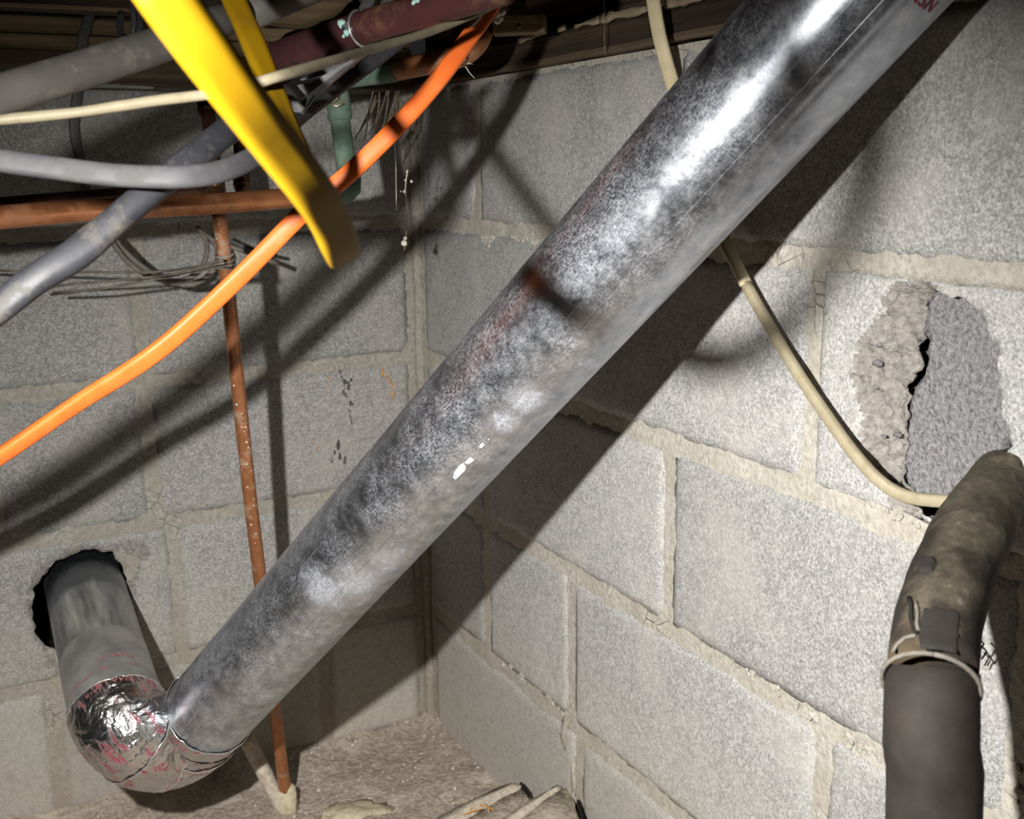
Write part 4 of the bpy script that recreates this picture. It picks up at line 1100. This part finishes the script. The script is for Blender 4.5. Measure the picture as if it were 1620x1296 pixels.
# brown looped cable on the left wall
bc = thing('brown_cable', tuple(at(290, 443, 1.32)), 'dusty brown cable hanging in a slack double loop on the left wall', 'cable')
tube('loop', [at(160, 350, 1.28), at(181, 388, 1.29), at(200, 412, 1.30), at(222, 430, 1.31), at(252, 442, 1.315), at(285, 444, 1.32), at(312, 432, 1.325), at(326, 408, 1.33), at(326, 380, 1.335), at(312, 360, 1.34)], 0.0032, M['brown_cable'], bc, 0.008, 12)
tube('loop', [at(175, 372, 1.30), at(205, 405, 1.31), at(240, 432, 1.32), at(275, 448, 1.33), at(306, 450, 1.335), at(330, 436, 1.34), at(344, 412, 1.34), at(342, 388, 1.345), at(318, 366, 1.35), at(310, 362, 1.35)], 0.0034, M['brown_cable'], bc, 0.008, 12)
tube('tail', [at(312, 362, 1.34), at(338, 380, 1.34), at(370, 392, 1.345), at(405, 404, 1.35), at(440, 418, 1.36)], 0.0030, M['brown_cable'], bc, 0.008, 12)
tube('tail', [at(345, 372, 1.34), at(380, 388, 1.35), at(412, 398, 1.36), at(436, 404, 1.40)], 0.0024, M['slate_cable'], bc, 0.008, 10)
# slate flat cable stapled down the left wall
vcab = [on_left(146, -10, .02), on_left(142, 20, 0.012), on_left(131, 60, 0.012), on_left(126, 100, 0.013), on_left(122, 150, 0.012), on_left(117, 195, 0.012), on_left(121, 230, 0.012), on_left(130, 265, 0.012), on_left(139, 312, 0.014), on_left(150, 345, 0.014)]
sv = thing('slate_cable', tuple(vcab[5]), 'dark slate flat cable dropping down the upper left wall behind the grey conduit', 'cable')
tube('sheath', vcab, 0.0032, M['slate_cable'], sv, 0.008, 14, (1, 0, 0), flat=0.0062)
box('staple', tuple(vcab[3] + Vector((-.008, -.006, -.0015))), tuple(vcab[3] + Vector((.008, .008, .0015))), M['steel'], sv, bev=0.0005)
# hanging coil of cable near the top
cc = at(212, 30, 1.12)
lc = thing('cable_coil', tuple(cc), 'dark grey cable loops hanging down beside the yellow cable at the top', 'cable')
tube('coil_loop', [at(207, -50, 1.13), at(209, 0, 1.12), at(213, 40, 1.115), at(208, 66, 1.12), at(198, 70, 1.14), at(190, 50, 1.16), at(192, 20, 1.17)], 0.0036, M['slate_cable'], lc, 0.008, 14)
tube('coil_loop', [at(216, -50, 1.12), at(219, 0, 1.11), at(221, 40, 1.105), at(214, 70, 1.11), at(203, 74, 1.13), at(198, 60, 1.15)], 0.0038, M['grey_cable'], lc, 0.008, 14)

# ------------------------------------------------------------------ broken block and debris at the bottom
def prism(name, px, z0, z1, mat, parent, jag=0.0015):
    """solid standing on the floor: outline given by picture points at height z1"""
    top = [on_z(x, y, z1) for x, y in px]; bm = bmesh.new(); n_ = len(top)
    tv = [bm.verts.new(p) for p in top]; bv = [bm.verts.new((p.x, p.y, z0)) for p in top]
    bm.faces.new(tv); bm.faces.new(list(reversed(bv)))
    for i in range(n_): bm.faces.new((tv[i], bv[i], bv[(i + 1) % n_], tv[(i + 1) % n_]))
    bmesh.ops.recalc_face_normals(bm, faces=bm.faces)
    bmesh.ops.bevel(bm, geom=[e for e in bm.edges], offset=0.003, segments=2, affect='EDGES')
    bmesh.ops.subdivide_edges(bm, edges=[e for e in bm.edges if e.calc_length() > 0.02], cuts=4, use_grid_fill=True)
    for v in bm.verts:
        p = v.co.copy(); v.co += Vector((fb(p.x, p.y, p.z, 40), fb(p.x + 5, p.y, p.z, 40), fb(p.x, p.y + 7, p.z, 40))) * jag
    return from_bm(name, bm, mat, parent)
bb = thing('broken_block', tuple(on_z(800, 1280, 0.0)), 'dusty broken hollow block lying at the foot of the right wall, bottom centre', 'block')
prism('shell_wall', [(560, 1372), (690, 1292), (760, 1255), (806, 1237), (828, 1238), (790, 1258), (712, 1304), (604, 1376)], -0.02, 0.072, M['shell'], bb)
prism('shell_wall', [(650, 1384), (776, 1304), (840, 1262), (882, 1240), (892, 1243), (862, 1262), (812, 1300), (694, 1388)], -0.02, 0.112, M['shell'], bb)
prism('end_web', [(694, 1388), (814, 1300), (850, 1268), (880, 1250), (898, 1245), (908, 1266), (918, 1304), (900, 1388)], -0.02, 0.108, M['shell'], bb, 0.003)
prism('dirt_fill', [(604, 1376), (706, 1306), (788, 1262), (824, 1242), (842, 1262), (800, 1298), (690, 1376)], -0.02, 0.066, M['dirt'], bb, 0.004)
prism('gap_shade', [(820, 1236), (825, 1235), (839, 1254), (837, 1257)], 0.02, 0.0715, M['cavity'], bb, 0.0004)  # thin near-black solid standing in for the shade in the slit
prism('gap_shade', [(903, 1241), (908, 1240), (919, 1266), (928, 1296), (930, 1312), (925, 1312), (915, 1268)], 0.01, 0.1065, M['cavity'], bb, 0.0004)  # near-black filler painting the shade between block and wall
wl_ = [(on_right(893, 1150, 0.002)), on_right(900, 1175, 0.008), on_right(905, 1200, 0.010), on_right(915, 1240, 0.012), on_right(930, 1292, 0.014)]
ms = thing('mortar_spill', tuple(wl_[1]), 'brownish mortar spill bulging from the joint low on the right wall', 'mortar')
blob('spill', on_right(893, 1163, 0.000), 0.017, M['mortar_left'], ms, 3, 0.5, (0.28, 0.55, 1.25), 60)
blob('spill', on_right(908, 1225, 0.000), 0.012, M['mortar_right'], ms, 3, 0.7, (0.25, 0.5, 2.2), 90)
# ragged ledge of mortar along the foot of the left wall
lg = thing('mortar_ledge', tuple(on_left(600, 1165)), 'uneven cracked mortar ledge along the foot of the left wall near the corner', 'mortar')
tube('ledge', [(*on_left(x, y, 0.004), s_) for x, y, s_ in ((540, 1205, .8), (580, 1188, 1.0), (620, 1172, 1.1), (650, 1158, .9), (676, 1140, .7))], 0.010, M['lump'], lg, 0.006, 12, wob=0.006)
# twigs in the fill
tg = thing('twig', tuple(on_z(770, 1278, 0.07)), 'small brown twigs lying in the dirt of the broken block', 'twig')
for x0, y0, x1, y1 in ((725, 1293, 765, 1280), (750, 1272, 782, 1282), (740, 1288, 752, 1275), (765, 1270, 775, 1285)):
    tube('stem', [on_z(x0, y0, 0.070), on_z((x0 + x1) / 2, (y0 + y1) / 2 - 2, 0.073), on_z(x1, y1, 0.070)], 0.0009, M['rust_speck'], tg, 0.005, 5)

# ------------------------------------------------------------------ webs, specks, soot marks
def strand(name, label, cat, pts, r, mat, blobs=()):
    t = thing(name, tuple(pts[0]), label, cat)
    tube('thread', pts, r, mat, t, 0.008, 5, wob=0.0006)
    for p, rr in blobs: blob('dust_clump', p, rr, mat, t, 1, 0.5)
    return t
strand('web_strand', 'dusty web strand with clumps hanging left of the corner, longest of the pair', 'cobweb', [at(623, 215, 1.25), at(626, 260, 1.26), at(627, 332, 1.28)], 0.0006, M['web'])
strand('web_strand', 'clumpy web strand hanging beside the longer plain one near the corner', 'cobweb', [at(645, 268, 1.26), at(641, 300, 1.27), at(645, 330, 1.28)], 0.0006, M['web'],
       [(at(644, 272, 1.26), .0018), (at(641, 285, 1.265), .0016), (at(640, 303, 1.27), .0028), (at(651, 287, 1.27), .0024), (at(634, 303, 1.27), .0012)])
strand('web_strand', 'web strand with yellowish clump below the corner top', 'cobweb', [at(643, 365, 1.28), at(640, 396, 1.28)], 0.0005, M['web'], [(at(639, 385, 1.28), .0035), (at(641, 377, 1.28), .002)])
strand('web_strand', 'rusty web strand hanging from the right sill plate', 'cobweb', [on_right(955, -5, 0.03), on_right(957, 30, 0.02), on_right(956, 60, .02), on_right(958, 88, 0.015)], 0.0006, M['web_dark'],
       [(on_right(957, 75, .018), .0014), (on_right(956, 22, .02), .0022)])
tf = thing('fibre_tuft', tuple(at(735, 100, 0.93)), 'pale fibrous tuft stuck to the right of the orange cord', 'debris')
for a_, b_ in (((722, 102), (737, 106)), ((735, 98), (750, 102)), ((737, 104), (751, 124)), ((738, 85), (736, 104)), ((728, 99), (740, 110)), ((742, 82), (740, 95))):
    tube('fibre', [at(*a_, 0.93), at((a_[0] + b_[0]) / 2 + random.uniform(-3, 3), (a_[1] + b_[1]) / 2, 0.925), at(*b_, 0.93)], 0.0010, M['web'], tf, 0.004, 6, wob=0.001)
t2 = thing('web_clump', tuple(at(788, 28, 1.0)), 'bright whitish clump of web at the orange cord top', 'cobweb')
for q in range(12):
    blob('dust_clump', at(788 + random.gauss(0, 6), 28 + random.gauss(0, 7), 1.0 + random.uniform(-.01, .01)), random.uniform(.001, .0035), M['web'], t2, 1, 0.6)
t3 = thing('web_clump', tuple(at(596, 165, 1.28)), 'dark brown drooping web in the upper corner left of the orange cord', 'cobweb')
for q in range(16):
    x = 590 + random.uniform(0, 42); y = 142 + random.uniform(0, 20)
    tube('thread', [at(x, y, 1.30), at(x - 8 + random.uniform(-6, 6), y + 35, 1.32), at(x - 22 + random.uniform(-8, 8), y + 75 + random.uniform(-20, 20), 1.34)], 0.0008, M['web_dark'], t3, 0.02, 5)
def wall_mark(name, label, cat, side, px_list, rng, mat):
    f = on_left if side == 'left' else on_right
    t = thing(name, tuple(f(*px_list[0])), label, cat)
    spread = 1 if len(px_list) == 1 else 4
    for (x, y) in [(a + random.gauss(0, 2.4) * (q > 0), b + random.gauss(0, 4) * (q > 0)) for q in range(spread) for a, b in px_list]:
        sz = random.uniform(.6, 2.6)
        sc3 = (.7, .25, sz) if side == 'left' else (.25, .7, sz)
        blob('fleck', f(x, y, 0.0018), random.uniform(*rng) * random.uniform(.35, .8), mat, t, 1, 0.9, sc3, 300)
    return t
wall_mark('rust_fleck', 'orange-brown fleck cluster on the left wall near the corner', 'stain', 'left', [(612, 594), (615, 599), (609, 598), (618, 603), (621, 611), (622, 625), (620, 630)], (.0015, .004), M['rust_speck'])
wall_mark('rust_fleck', 'lone orange fleck high on the right wall under the sill', 'stain', 'right', [(952, 109)], (.0015, .002), M['rust_speck'])
wall_mark('soot_smear', 'black soot smear low on the left wall beside the duct', 'stain', 'left', [(537, 590), (540, 597), (545, 603), (552, 608), (556, 601), (545, 622), (550, 628), (556, 640), (553, 655), (556, 664), (535, 705), (530, 715), (537, 722), (525, 730), (548, 725)], (.0014, .004), M['soot'])
wall_mark('tan_smear', 'tan drip mark on the left wall left of the soot smear', 'stain', 'left', [(518, 600), (520, 612), (519, 602), (496, 700), (492, 712), (504, 712)], (.001, .002), M['rust_speck'])
print('triangles', sum(len(o.data.polygons) for o in sc.objects if o.type == 'MESH'), 'objects', len(sc.objects))
